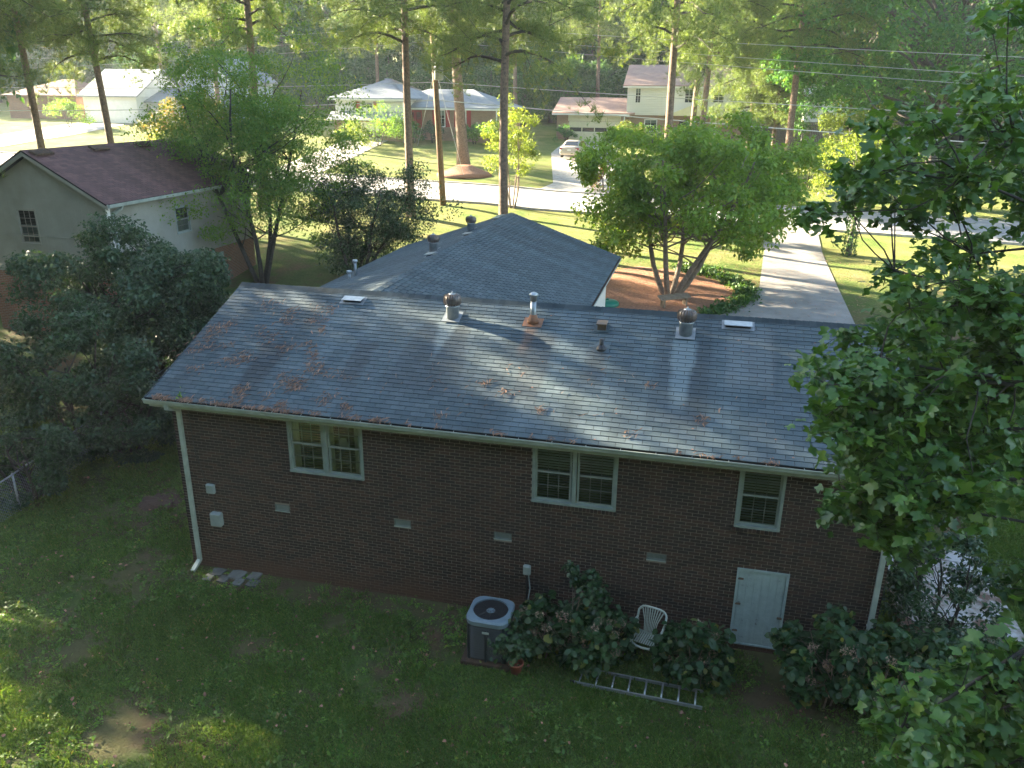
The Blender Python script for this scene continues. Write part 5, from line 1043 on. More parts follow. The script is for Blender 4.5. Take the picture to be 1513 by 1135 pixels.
# ------------------------------------------------------------------ pavers, slab, stump, hose reel, bench, fence
g = np.random.default_rng(31)
for k, (px, py, w_, d2) in enumerate(((322, 846, .30, .17), (350, 850, .34, .2), (376, 852, .26, .17), (330, 856, .22, .16), (352, 860, .2, .15), (374, 862, .24, .16), (308, 853, .2, .16))):
    p = on(px, py, 2, .05); z = float(h(p[0], p[1])); st = MB(); pr = [(p[0]+w_*.52*a_*g.uniform(.82, 1.02), p[1]+d2*.8*b__*g.uniform(.82, 1.02)) for a_, b__ in ((-1, -1), (0, -1.08), (1, -1), (1.05, .1), (1, 1), (-.1, 1.05), (-1, 1))]
    st.prism([(x, y, z-.03) for x, y in pr], (0, 0, .065)); o = st.build('stepping_stone', 'stone'); finish(o, None, None, 'stone', 'flat stones at the foot of the left downspout')
    o['label'] = 'flat grey stone set in the grass under the wall by the left downspout'
sb = MB(); zs = float(h(15.5, 3))+.13
sb.box(14.0, 16.25, 1.25, 3.98, zs-.16, zs); sb.box(14.0, 16.27, 4.0, 6.6, zs-.16, zs+.004); o = sb.build('concrete_pad', 'slab', kind='structure')
mb = MB(); g = np.random.default_rng(77)
sp = gnd(238, 742); st = thing('tree_stump', sp, 'low rotten stump in a patch of bare dirt left of the house', 'stump'); n_ = 14
V = [(sp[0]+(.62 if i else .62)*math.cos(2*math.pi*i/n_)*(1+.3*g.random()), sp[1]+.5*math.sin(2*math.pi*i/n_)*(1+.3*g.random()), sp[2]-.06) for i in range(n_)]
V += [(sp[0]+.36*math.cos(2*math.pi*i/n_)*(1+.3*g.random()), sp[1]+.3*math.sin(2*math.pi*i/n_)*(1+.2*g.random()), sp[2]+.05+.08*g.random()) for i in range(n_)]+[(sp[0], sp[1], sp[2]+.1)]
mb.add(V, [(i, (i+1) % n_, n_+(i+1) % n_, n_+i) for i in range(n_)]+[(n_+i, n_+(i+1) % n_, 2*n_) for i in range(n_)]); mb.build('stump_body', 'hair', st)
for k in range(0): a = g.uniform(0, 6.28); r_ = MB(); r_.tube([sp+np.array([.4*math.cos(a), .4*math.sin(a), .03]), sp+np.array([1.0*math.cos(a+.2), 1.0*math.sin(a+.2), .0]), sp+np.array([1.5*math.cos(a+.1), 1.4*math.sin(a+.1), -.05])], [.08, .05, .02], 6); r_.build('root', 'bark_grey', st, True)
q = gnd(897, 452); hr = thing('hose_pot', q, 'round green plastic lid on the mulch by the front wing corner', 'lid'); MB().lathe(q, [(.5, 0), (.5, .14), (.42, .22), (.2, .27), (.0, .28)], 20).build('lid', 'hose_green', hr, True); MB().lathe(q+np.array([0, 0, .27]), [(.06, 0), (.07, .04), (.0, .07)], 10).build('knob', 'hose_green', hr)
qa, qb = gnd(978, 457), gnd(1012, 452); bn = thing('plank_bench', (qa+qb)/2, 'small weathered plank bench standing in front of the broad green tree', 'bench')
t_ = (qb-qa); t_[2] = 0; Lb = np.linalg.norm(t_); t_ /= Lb; nn_ = np.array([-t_[1], t_[0], 0]); cc_ = (qa+qb)/2; cc_[2] = float(h(cc_[0], cc_[1]))
MB().obox(cc_+np.array([0, 0, .46]), t_*.75, nn_*.16+np.array([0, 0, .06]), (0, 0, .025)).build('seat', 'wood', bn)
for s_ in (-1, 1): MB().obox(cc_+t_*s_*.55+np.array([0, 0, .22]), t_*.03, nn_*.14, (0, 0, .22)).build('leg', 'wood', bn)
# chain link fence rail by the left shrubs
fa, fb = gnd(4, 775), gnd(96, 706); fc = thing('chain_link_fence', fa, 'low chain link fence with a pale top rail running into the left shrubs', 'fence'); fd = fb-fa; fd[2] = 0; fl_ = np.linalg.norm(fd); fd /= fl_; a = fa-fd*6; b_ = fb+fd*5
za = lambda p: float(h(p[0], p[1]))
pts = [a+(b_-a)*k/8 for k in range(9)]; MB().tube([(p[0], p[1], za(p)+1.0) for p in pts], .021, 8).build('top_rail', 'metal', fc, True)
for p in pts[::2]: MB().tube([(p[0], p[1], za(p)-.1), (p[0], p[1], za(p)+1.03)], .026, 8).build('post', 'metal', fc, True)
mb = MB(); tot = np.linalg.norm((b_-a)[:2]); nn_ = int(tot/.09)
for k in range(nn_):
    for s_ in (-1, 1):
        zz = [];
        for j in (0, 1):
            u = (k+.0+ (j*11*s_)); 
            if u < 0 or u > nn_: break
            p = a+(b_-a)*u/nn_; zz.append((p[0], p[1], za(p)+.02+j*.96))
        if len(zz) == 2: mb.tube(zz, .0025, 3, False)
mb.build('wire_mesh', 'metal', fc)
# planks of a fallen fence in the lower left shade
for k, (x, z) in enumerate(((-9.6, .9), (-9.6, .55), (-9.6, .2))): pass

# ------------------------------------------------------------------ trees and plants
T_ = lambda px, py: gnd(px, py)
tree('slender_tree', T_(388, 420), 10.0, .11, (-.5, .6, 6.0, 5.0, 3.6, 4.9), 270, .74, 76000, .11, 'lf_fine', 'bark_dark', 'slender many-stemmed tree with airy bright green leaves behind the left roof edge', stems=4, seed=11, limbs=70, low=-.88, shell=.15, spread=.5)
tree('evergreen_tree', T_(528, 420), 5.2, .09, (.2, 1.2, 2.7, 3.1, 2.6, 2.7), 130, .65, 40000, .10, 'lf_dark', 'bark_dark', 'dense dark green small tree between the slender tree and the front wing roof', stems=5, seed=12, limbs=40, low=-.95, shell=.3, spread=.6)
tree('broad_tree', T_(990, 440), 7.6, .13, (.9, .8, 4.5, 4.8, 4.2, 3.1), 150, .72, 42000, .19, 'lf_magnolia', 'bark_tan', 'broad spreading bright green tree with several pale stems in the mulch bed', stems=5, seed=13, limbs=60, low=-.8, shell=.35, spread=.62)
yb = gnd(768, 300); tree('crape_myrtle', (yb[0], yb[1]-2, float(h(yb[0], yb[1]-2))), 5.5, .05, (0, 0, 3.9, 1.7, 1.6, 2.7), 50, .42, 9000, .12, 'lf_yellow', 'bark_tan', 'airy yellow green crape myrtle with thin pale stems beside the pine', stems=5, seed=14, limbs=30, low=-.7, shell=.3, spread=.5)
tree('ivy_covered_tree', T_(1253, 378), 5.0, .16, (.3, 1.0, 4.0, 2.3, 2.0, 2.2), 40, .6, 8000, .13, 'lf_yellow', 'bark_grey', 'small pale yellow green tree with an ivy covered trunk by the driveway lawn', stems=1, seed=15, limbs=24, low=-.6, shell=.4)
def ivy_on(loc, r_, hh, n_, label, seed):
    g = np.random.default_rng(seed); a = g.uniform(0, 6.28, n_); z = g.random(n_)*hh; rr = r_*(1.15+.3*g.random(n_))+.25*np.clip(.4-z, 0, 1)*g.random(n_)
    P = np.stack([rr*np.cos(a), rr*np.sin(a), z], 1); t_ = thing('ivy', loc, label, 'ivy'); V, Fi = leafmesh('x', LEAF, '', P, .13, g, (0, 1.2)); finish(bpy.data.objects.new('ivy_leaves', npmesh('ivy_leaves', V, [Fi], ['ivy'])), t_)
ivy_on(T_(1253, 378), .22, 2.6, 900, 'ivy wrapped round the trunk of the small yellow green tree', 4)
# big dark oak mass on the right
ob = on(1395, 200, 1, 46); tree('oak_tree', (ob[0], 47, float(h(ob[0], 47))), 17, .45, (0, 0, 11.5, 8.6, 7.5, 8.2), 210, 1.15, 46000, .26, 'lf_oak', 'bark_grey', 'huge dark green broadleaf tree filling the upper right beyond the street', seed=16, limbs=60, low=-.75, shell=.6)
ob = on(1265, 120, 1, 52); tree('oak_tree', (ob[0], 56, float(h(ob[0], 56))), 15, .35, (0, 0, 9.5, 5.0, 5, 7.5), 130, 1.0, 24000, .25, 'lf_oak', 'bark_grey', 'deep green rounded tree just left of the huge broadleaf tree', seed=17, limbs=40, low=-.8, shell=.6)
ob = on(1500, 80, 1, 60); tree('oak_tree', (ob[0]+2, 66, float(h(ob[0], 66))), 18, .35, (0, 0, 12, 7.5, 6, 8), 130, 1.2, 20000, .3, 'lf_grey', 'bark_grey', 'paler hazy green tree at the upper right corner behind the dark one', seed=18, limbs=30, low=-.8, shell=.6)
ob = on(1255, 250, 1, 48); tree('sunlit_tree', (ob[0]-.6, 46.0, float(h(ob[0], 46))), 6.5, .14, (0, 0, 4.2, 2.4, 2.2, 3.0), 60, .65, 9000, .17, 'lf_yellow', 'bark_grey', 'pale sunlit yellow green tree beyond the street below the dark broadleaf tree', seed=19, limbs=24, low=-.8, shell=.4)
ob = on(330, 190, 1, 44); tree('crape_myrtle', (ob[0], 40, float(h(ob[0], 40))), 4.8, .06, (0, 0, 3.6, 3.3, 2.4, 1.9), 60, .5, 9000, .11, 'lf_orange', 'bark_tan', 'crape myrtle covered in pink and orange behind the neighbour roof', stems=5, seed=20, limbs=30, low=-.5, spread=.5)
for i, (px, py, Y_, R_, n_, mt, lab) in enumerate(((240, 175, 50, 1.5, 2500, 'lf_yellow', 'round yellow leaved bush in front of the white garage house'), (100, 165, 58, 2.0, 3500, 'lf_fine', 'clipped green bush at the corner of the white garage house'), (560, 215, 57, 2.6, 5000, 'lf_fine', 'loose green shrubs below the red door house garage'),
        (610, 212, 60, 1.3, 2600, 'lf_oak', 'dark shrub left of the red double door'), (640, 213, 60.6, 1.2, 2200, 'lf_grey', 'low shrub under the window left of the big pine'), (700, 212, 60.6, 1.5, 2600, 'lf_oak', 'round shrub under the window right of the big pine'), (726, 200, 60, 1.9, 3600, 'lf_fine', 'taller bush at the right corner of the red door house'),
        (930, 205, 65, 1.5, 2500, 'lf_yellow', 'spiky pale shrub right of the double garage door'), (836, 205, 65.8, 1.0, 1400, 'lf_oak', 'small dark shrub left of the double garage door'), (893, 272, 45, 1.1, 2200, 'lf_brown', 'low brownish round bush at the edge of the far driveway'), (965, 212, 65.5, 1.3, 2000, 'lf_oak', 'dark bush under the ground floor window of the garage house'),
        (1195, 262, 50, 2.2, 3500, 'lf_yellow', 'pale sunlit bush between the pines and the small tree'), (525, 205, 55, 1.6, 2500, 'lf_yellow', 'pale yellowish bush at the left of the loose shrubs'), (1330, 290, 47, 2.4, 3500, 'lf_fine', 'green bush beyond the street at the right'))):
    p = on(px, py, 1, Y_); tree('bush', (p[0], Y_, float(h(p[0], Y_))), R_*1.2, .04, (0, 0, R_*.7, R_, R_*.8, R_*.75), 16, R_*.34, n_, .14, mt, 'bark_dark', lab, 'bush', stems=3, seed=40+i, limbs=8, low=-.5, shell=.5)
# shrub mass at the left
for i, (px, py, R_, hz, n_, ls, mt, lab) in enumerate(((120, 640, (3.1, 2.3, 2.6), 4.3, 42000, .125, 'lf_grey', 'tall grey green shrub covering the lower wall of the neighbour house'), (185, 625, (1.9, 1.5, 2.0), 3.0, 27000, .11, 'lf_dark', 'dark glossy shrub nearest the left roof corner'), (60, 700, (2.6, 1.7, 2.4), 2.3, 26000, .11, 'lf_dark', 'shaded shrub at the left edge above the chain link fence'),
        (165, 690, (1.7, 1.3, 1.25), 1.4, 18000, .095, 'lf_grey', 'lower paler shrub spreading on to the lawn'), (15, 760, (1.5, 1.0, 1.0), 1.2, 12000, .09, 'lf_dark', 'low undergrowth shrub at the left end of the fence'))):
    p = gnd(px, py); p = p+np.array([0, [3.2, 3.0, 1.6, .8, .8][i], 0]); p[2] = float(h(p[0], p[1])); tree('shrub', p, hz, .07, (0, 0, hz*.64 if i < 1 else hz*.7, *R_), [80, 60, 60, 40, 26][i], [.5, .42, .42, .32, .3][i], n_, ls, mt, 'bark_dark', lab, 'shrub', stems=5, seed=60+i, limbs=26, low=-.9, shell=.55, spread=.5, z0=.1)
# corner shrub and hydrangeas along the wall
def hydra(px, py, R_, H_, n_, nf, lab, seed, dy=0, fl=.085, ls=.13, mt='hydr', stalks=0):
    p = on(px, py, 2, H_*.5); p = np.array([p[0], min(p[1]+dy, -R_[1]*.8-.05), 0]); p[2] = float(h(p[0], p[1]))
    def ex(root, g, P, C, loc):
        for k in range(nf):
            a = g.uniform(-3.0, .2); c_ = np.array([R_[0]*.95*math.cos(a), R_[1]*.95*math.sin(a), 0]); zz = H_*g.uniform(.35, 1.05); sc_ = math.sqrt(max(.1, 1-(zz/H_*.8)**2)); c_ = c_*sc_*g.uniform(.6, 1.05)+np.array([0, 0, zz])
            n2 = 60; d = g.normal(size=(n2, 3)); d /= np.linalg.norm(d, axis=1)[:, None]; Pf = c_+d*fl*np.array([1, 1, .7]); V, Fi = leafmesh('x', LEAF, '', Pf, .035, g, (0, 1.5)); finish(bpy.data.objects.new('flower_head', npmesh('flower_head', V, [Fi], ['flower'])), root)
        if stalks:
            mb = MB()
            for k in range(stalks): a = g.uniform(0, 6.28); mb.tube([loc+np.array([0, 0, H_*.5]), loc+np.array([.2*math.cos(a), .2*math.sin(a), H_*.8]), loc+np.array([.45*math.cos(a), .4*math.sin(a)-.15, H_*.8+g.uniform(-.3, .1)])], [.006, .005, .003], 4)
            mb.build('bare_stalks', 'bark_tan', root)
    tree('hydrangea', p, H_, .02, (0, 0, H_*.55, R_[0], R_[1], H_*.5), 34, .17, n_, ls, mt, 'bark_tan', lab, 'hydrangea', stems=6, seed=seed, tmpl=BROAD, limbs=20, low=-.9, shell=.5, extra=ex, spread=.5, z0=.04)
hydra(800, 935, (.72, .55), 1.0, 1200, 16, 'hydrangea with many dried flower heads right of the air conditioner', 81, stalks=12)
hydra(868, 945, (.65, .55), 1.05, 1200, 12, 'leafy hydrangea with brown flower heads left of the garden chair', 82)
hydra(915, 940, (.4, .35), .9, 550, 4, 'small hydrangea clump touching the left side of the chair', 83)
hydra(862, 900, (.45, .3), 1.7, 2000, 0, 'taller blue green shrub against the wall behind the hydrangeas', 84, ls=.085, mt='lf_dark')
hydra(1020, 960, (.6, .5), 1.2, 1200, 9, 'hydrangea right of the garden chair, partly in front of it', 85)
hydra(1035, 1000, (.5, .35), .6, 700, 6, 'low hydrangea at the right end of the ladder', 86, dy=.2, stalks=8)
hydra(1225, 985, (.85, .75), 1.6, 2400, 14, 'large dark hydrangea with tan flower heads right of the pale door', 87)
hydra(1300, 1000, (.9, .85), 1.6, 2400, 8, 'dark hydrangea below the right downspout', 88)
hydra(1360, 1000, (.6, .5), 1.0, 1200, 3, 'shaded hydrangea in front of the concrete pad', 89, dy=.6)
p = np.array([14.35, .3, 0]); p[2] = float(h(14.35, .3)); tree('rhododendron', p, 2.5, .04, (0, .4, 1.5, 1.0, 1.2, 1.3), 50, .3, 7000, .09, 'lf_dark', 'bark_dark', 'dense small leaved dark shrub round the right house corner', 'shrub', stems=5, seed=90, limbs=24, low=-.9, shell=.5, spread=.5)
# low plants along the foundation
for k, (x, y, s_) in enumerate(((-.9, -.55, .3), (-.2, -.8, .22), (5.3, -.5, .35), (5.5, -.75, .3), (.2, -.25, .14))):
    hydra(*[0, 0], (s_, s_*.7), s_*1.2, 120, 0, '', 200+k) if False else None
# mulch border of liriope
mb = None; g = np.random.default_rng(51); bp = [gnd(*q) for q in ((1000, 398), (1040, 402), (1078, 416), (1104, 432), (1100, 446), (1075, 458), (1040, 468))]; P = []
for i in range(len(bp)-1):
    t_ = g.random(650)[:, None]; q = bp[i]+(bp[i+1]-bp[i])*t_+g.normal(0, (.25, .25, 0), (650, 3)); q[:, 2] = h(q[:, 0], q[:, 1])+.03+g.random(650)*.16; P.append(q)
P = np.concatenate(P); V, Fi = leafmesh('x', LEAF, '', P, .16, g, (.2, .9)); finish(bpy.data.objects.new('border_plants', npmesh('border_plants', V, [Fi], ['ivy'])), None, kind='stuff')
# mound of the big pine
q = gnd(686, 256); mb = MB(); mb.lathe((q[0], q[1], q[2]-.15), [(2.5, 0), (1.7, .28), (1.0, .55), (.6, .75), (0, .8)], 22); mb.build('mulch_mound', 'mulch', smooth=True, kind='structure')

# ------------------------------------------------------------------ pines
PM = {k: pine_mesh(100+k, *a) for k, a in {
    0: (24, .24, 9.2, 5.0, 14000), 1: (23, .23, 8.4, 5.2, 14000), 2: (25, .26, 9.8, 5.4, 14000), 3: (26, .46, 10.5, 6.2, 15000), 4: (18, .20, 3.5, 3.8, 12000)}.items()}
def pine_at(px, py, Y_, k, label, rot=0, s_=1.0, tilt=None, dz=0):
    x = on(px, py, 1, Y_)[0]; p = np.array([x, Y_, float(h(x, Y_))+dz]); r = pine(p, PM[k], label, rot, (s_, s_, s_))
    if tilt: r.rotation_euler = (tilt[1], tilt[0], rot)
    return r
pine_at(162, 210, 29, 1, 'pine with a plain grey trunk rising behind the neighbour roof', .5, tilt=(-.02, 0))
pine_at(324, 150, 57, 0, 'pine with a thin sunlit trunk left of the slender green tree', 1.9)
pine_at(372, 120, 30, 2, 'pine whose brown trunk tops the slender green tree', 2.6)
pine_at(606, 356, 31, 0, 'pine with a grey trunk standing on the lawn left of the utility pole', 4.0, 1.05, tilt=(-.02, 0))
pine_at(683, 250, 50, 3, 'thickest pine, its reddish trunk rising from a mulch mound', .8, tilt=(-.05, 0))
pine_at(747, 320, 27, 1, 'straight dark trunked pine directly behind the peak of the front wing', 3.2, 1.1)
pine_at(985, 240, 33, 2, 'pine with a dark rough trunk behind the broad green tree', 5.1, tilt=(.02, 0))
pine_at(1022, 215, 52, 0, 'reddish brown pine in front of the two-storey white house', 1.1, tilt=(.015, 0))
pine_at(1036, 245, 45, 1, 'pine with a half sunlit pale trunk beside the reddish one', 2.2, tilt=(.015, 0))
pine_at(1163, 265, 46, 2, 'pine with a bright sunlit trunk right of the broad green tree', 3.9, tilt=(.03, 0))
pine_at(1143, 215, 60, 4, 'shorter pine with low dark boughs by the board fence', .4)
pine_at(1105, 200, 62, 4, 'shorter pine hiding the right end of the two-storey white house', 2.7, 1.1)
pine_at(-75, 260, 13, 1, 'pine off the left edge whose boughs hang over the neighbour gable', 3.3, 1.0)
pine_at(60, 230, 29, 0, 'pine standing on the lawn at the far left', 5.5)
pine_at(840, 110, 86, 2, 'pale bluish pine trunk in front of the far woods', 2.0, tilt=(0, 0))
pine_at(880, 180, 80, 0, 'pine at the edge of the woods behind the double garage', 4.4)
pine_at(560, 180, 78, 1, 'pine behind the left part of the red shutter house', 1.4)
pine_at(760, 190, 76, 2, 'pine behind the right end of the red shutter house', 5.9)
pine_at(250, 180, 74, 0, 'pine behind the blue gabled house', 3.0)
for k_, (x_, y_) in enumerate(((-20.5, 4.9), (-27, 5.2), (-21.5, 3.4), (-25.5, 4.3))):  # unseen pines added to keep the sun off the tulip poplar
    pine((x_, y_, float(h(x_, y_))), PM[(0, 1, 2)[k_ % 3]], ['pine nearest the left shrubs at the wood edge', 'pine behind the nearest one at the wood edge', 'pine deepest in the wood edge left of the lawn', 'pine closest to the back lawn in the wood edge', 'pine just behind the one closest to the back lawn'][k_], k_*1.7, (1.25, 1.25, 1.1), 'pines at the edge of the back lawn')
# ------------------------------------------------------------------ woods: far wood behind the houses, and the wood left of and behind the photographer, shaped to shade the yard
def source(name, V_sets, mats):
    Vs, Fs3, mi = [], [], []; n0 = 0
    for j, (V, Fi) in enumerate(V_sets): Vs.append(V); Fs3.append(Fi+n0); n0 += len(V); mi.append(np.full(len(Fi), j))
    return bpy.data.objects.new(name, npmesh(name, np.concatenate(Vs), [np.concatenate(Fs3)], mats, np.concatenate(mi)))
def tri_of(mb):
    V = np.array(mb.v); Fi = []; 
    for f in mb.f:
        for i in range(1, len(f)-1): Fi.append((f[0], f[i], f[i+1]))
    return V, np.array(Fi)
def wood_tree(seed, H, R, ls, n_, mat, conif=False):
    g = np.random.default_rng(seed); mb = MB(); mb.tube([(0, 0, -.5), (.1, 0, H*.5), (0, .1, H*.93)], [.26, .2, .06], 7)
    P, C = crownpts(g, np.array([0, 0, H*.58]), np.array([R, R, H*.40]), 90, R*.27, n_, -.95, .45)
    for c_ in C[:22]: mb.tube([(0, 0, c_[2]*.75), tuple(c_)], [.07, .02], 4)
    return source('wood_tree', [tri_of(mb), leafmesh('x', LEAF, '', P, ls, g, (.4, .7))], ['bark_grey', mat])
W1 = wood_tree(1, 19, 4.2, .42, 9000, 'lf_forest'); W2 = wood_tree(2, 23, 4.8, .45, 10000, 'lf_forest'); W3 = wood_tree(3, 15, 3.6, .38, 8000, 'lf_oak')
U1 = wood_tree(4, 6, 2.6, .3, 5000, 'lf_forest')
g = np.random.default_rng(9); P = []
for k in range(1500):
    x, y = g.uniform(-150, 140), g.uniform(86, 150)
    if y > 86+8*(g.random()) and all((x-q[0])**2+(y-q[1])**2 > 13 for q in P[-400:]): P.append((x, y))
P = P[:330]
for k in range(40): P.append((g.uniform(-150, -115), g.uniform(55, 90)))
PW = [(-30, 18.5), (-36, 22), (-33.5, 25.5), (-42, 24), (-40, 18), (-46, 29)]  # trees added to shade the left slope of the front wing
for k in range(40): P.append((g.uniform(52, 100), g.uniform(35, 90)))
P = np.array([(x, y, float(h(x, y))-.2) for x, y in P]); n_ = len(P)
scatter('far_woods', P, np.stack([np.zeros(n_), np.zeros(n_), g.uniform(0, 6.28, n_)], 1), g.uniform(.85, 1.25, n_), g.integers(0, 3, n_), [W1, W2, W3], kind='stuff')
Q = np.array([(x, y, float(h(x, y))-.3) for x, y in zip(g.uniform(-130, 120, 170), g.uniform(80, 94, 170))]); scatter('undergrowth', Q, np.stack([np.zeros(170), np.zeros(170), g.uniform(0, 6.28, 170)], 1), g.uniform(.6, 1.3, 170), np.zeros(170), [U1], kind='stuff')
P = []
for k in range(4000):
    x, y = g.uniform(-95, -24), g.uniform(-60, 24)
    if x > -34 and y > 6: continue
    if y > 16 + .0*x: continue
    if any(abs((y-cy_)+math.tan(rad(-SUN_AZ))*(x-cx_)) < cw_ for cx_, cy_, cw_ in ((-1.8, -6.85, 6.9), (11.0, 1.2, 4.9))): continue  # gaps left along the sun direction to shape sun patches on lawn and roof
    if all((x-q[0])**2+(y-q[1])**2 > 22 for q in P): P.append((x, y))
P += PW
for k in range(900):  # unseen trees behind the camera, added to cut sky light on the back wall
    x, y = g.uniform(-24, 60), g.uniform(-58, -27)
    if all((x-q[0])**2+(y-q[1])**2 > 24 for q in P[-60:]): P.append((x, y))
P += [(-26, 6.7), (-31, 9.5)]  # two lower trees added to shade the lawn beside its sun patch
P = np.array([(x, y, float(h(x, y))-.2) for x, y in P]); n_ = len(P); sc_ = g.uniform(.95, 1.3, n_); sc_[-2:] = (.80, .85); ix_ = g.integers(0, 2, n_)
scatter('near_woods', P, np.stack([np.zeros(n_), np.zeros(n_), g.uniform(0, 6.28, n_)], 1), sc_, ix_, [W1, W2], kind='stuff')

# ------------------------------------------------------------------ tulip poplar in front on the right
g = np.random.default_rng(123); tl = np.array([16.6, -4.4, 0]); tl[2] = float(h(16.6, -4.4)); tp_ = thing('tulip_poplar', tl, 'large-leaved tulip poplar whose boughs hang in front of the right end of the house', 'tree')
def inpoly(x, y, pl):
    c_ = False
    for i in range(len(pl)):
        (x0, y0), (x1, y1) = pl[i], pl[i-1]
        if (y0 > y) != (y1 > y) and x < (x1-x0)*(y-y0)/(y1-y0)+x0: c_ = not c_
    return c_
regs = [([(1290, 190), (1330, 175), (1350, 150), (1420, 125), (1513, 105), (1600, 100), (1600, 470), (1400, 470), (1330, 440), (1290, 300), (1180, 325), (1190, 290), (1255, 235)], 84, (6.6, 10)),
        ([(1250, 430), (1330, 415), (1600, 440), (1600, 560), (1440, 600), (1350, 590), (1300, 560), (1215, 505), (1215, 490), (1290, 490)], 56, (6.6, 9)),
        ([(1190, 575), (1240, 540), (1330, 545), (1420, 590), (1420, 640), (1370, 700), (1300, 720), (1240, 700), (1190, 655), (1215, 610)], 46, (6.4, 8.2)),
        ([(1215, 745), (1290, 700), (1400, 690), (1440, 640), (1480, 640), (1400, 760), (1330, 800), (1290, 790), (1290, 760)], 34, (6.4, 8.2)),
        ([(1310, 1065), (1330, 1000), (1400, 985), (1440, 965), (1513, 945), (1600, 930), (1600, 1180), (1330, 1180)], 52, (5.6, 7.0)),
        ([(1405, 0), (1440, -20), (1600, -20), (1600, 40), (1500, 30), (1450, 25)], 3, (6.5, 8)),
        ([(1480, 850), (1513, 820), (1580, 830), (1580, 890), (1490, 900)], 5, (6.5, 7.5)),
        ([(1420, 560), (1600, 560), (1600, 760), (1500, 720)], 15, (7, 9))]
Cl = []
for pl, n_, dr in regs:
    xs = [p[0] for p in pl]; ys = [p[1] for p in pl]; k = 0
    while k < n_:
        x, y = g.uniform(min(xs), max(xs)), g.uniform(min(ys), max(ys))
        if inpoly(x, y, pl): Cl.append(depth(x, y, g.uniform(*dr))); k += 1
Cl = np.array(Cl); trunk = MB(); tpts = [tl+np.array([0, 0, -.2]), tl+np.array([.1, 0, 3]), tl+np.array([-.1, .1, 6.5]), tl+np.array([.1, .2, 10]), tl+np.array([0, .1, 14])]; trunk.tube(tpts, [.26, .22, .18, .13, .05], 12); trunk.build('trunk', 'bark_grey', tp_, True)
lm = MB(); nodes = []      # main limbs reach to well spread clump centres, twigs join the rest
mains = Cl[g.permutation(len(Cl))[:26]]
for c_ in mains:
    zt = max(1.2, min(c_[2]*.9-.2, 13)); f = np.interp(zt, [p[2] for p in tpts], range(5)); i0 = min(int(f), 3); b0_ = tpts[i0]+(tpts[i0+1]-tpts[i0])*(f-i0); nodes += limb(lm, b0_, c_, .05, .010, g, .06, 6, 7, .05)[1:]
nodes = np.array(nodes); lm.build('limbs', 'bark_dark', tp_, True); tw = MB(); PL = []
for c_ in Cl:
    j = np.argmin(((nodes-c_)**2).sum(1)); limb(tw, nodes[j], c_, .010, .004, g, .08, 4, 4)
    for s_ in range(6):
        d = g.normal(size=3); d[2] *= .6; d /= np.linalg.norm(d); e = c_+d*g.uniform(.18, .42); tw.tube([c_, (c_+e)/2+np.array([0, 0, .02]), e], [.004, .003, .002], 3, False)
        m_ = 11; tt = g.uniform(.2, 1.05, m_)[:, None]; PL.append(c_+(e-c_)*tt+g.normal(0, .05, (m_, 3)))
tw.build('twigs', 'bark_dark', tp_); PL = np.concatenate(PL); n_ = len(PL); R = rotm(g.uniform(0, 6.28, n_), g.normal(-.45, .45, n_), g.normal(0, .4, n_)); S = .084*np.clip(g.normal(1, .22, n_), .5, 1.5)
dd_ = PL-CAM; dp = dd_@fw; ux = (dd_@rt)/dp*F_PX+IW/2; uy = IH/2-(dd_@up)/dp*F_PX; vis = (ux > 0) & (ux < IW) & (uy > 0) & (uy < IH)
o_ = np.argsort(np.where(vis, dp/S, 1e9))[:300]; sel = np.zeros(n_, bool); sel[o_] = True
VV, FF, n0 = [], [], 0; grp = g.integers(0, 4, n_)
for k in range(4):
    q = (~sel) & (grp == k); v_ = TULIP[0].copy(); v_[:, 0] *= (1, .85, 1.1, .95)[k]; v_[:, 2] += (.12, .3, -.25, .2)[k]*np.abs(v_[:, 0])+(.1, -.12, .05, -.25)[k]*v_[:, 1]**2+.06*np.sin(v_[:, 0]*5+k)
    V, Fi = cards(v_, TULIP[1], PL[q]-tl, R[q], S[q]); VV.append(V); FF.append(Fi+n0); n0 += len(V)
V, Fi = np.concatenate(VV), np.concatenate(FF); finish(bpy.data.objects.new('leaves', npmesh('leaves', V, [Fi], ['lf_tulip'])), tp_, kind='stuff')
TV = []
for k in range(5):
    v_ = TULIP[0].copy(); v_[:, 2] += .08*np.sin(v_[:, 0]*6+k)+.05*np.cos(v_[:, 1]*5+k*2); TV.append(npmesh('leaf', v_, [TULIP[1]], ['lf_tulip']))
for i in o_:
    o = bpy.data.objects.new('leaf', TV[i % 5]); col.objects.link(o); o.parent = tp_; Mx = Matrix(R[i].tolist()).to_4x4(); o.matrix_local = Matrix.Translation((PL[i]-tl).tolist()) @ Mx @ Matrix.Scale(S[i], 4)
print('tulip leaves', n_)

# ------------------------------------------------------------------ grass and fallen leaves
def tuftsrc(name, n_, hh, spread, w_, mat, seed, kind='blade'):
    g = np.random.default_rng(seed); V = []; Fi = []
    for i in range(n_):
        a = g.uniform(0, 6.28); x, y = g.normal(0, spread, 2); l_ = hh*g.uniform(.5, 1.2); lean = g.uniform(.2, .9)*l_; s_ = w_*g.uniform(.7, 1.3); k = len(V)
        V += [(x-s_*math.sin(a), y+s_*math.cos(a), 0), (x+s_*math.sin(a), y-s_*math.cos(a), 0), (x+lean*math.cos(a)*.5+s_*.7*math.sin(a), y+lean*math.sin(a)*.5-s_*.7*math.cos(a), l_*.7), (x+lean*math.cos(a), y+lean*math.sin(a), l_*.85)]; Fi += [(k, k+1, k+2), (k, k+2, k+3)]
    return bpy.data.objects.new(name, npmesh(name, np.array(V), [np.array(Fi)], [mat]))
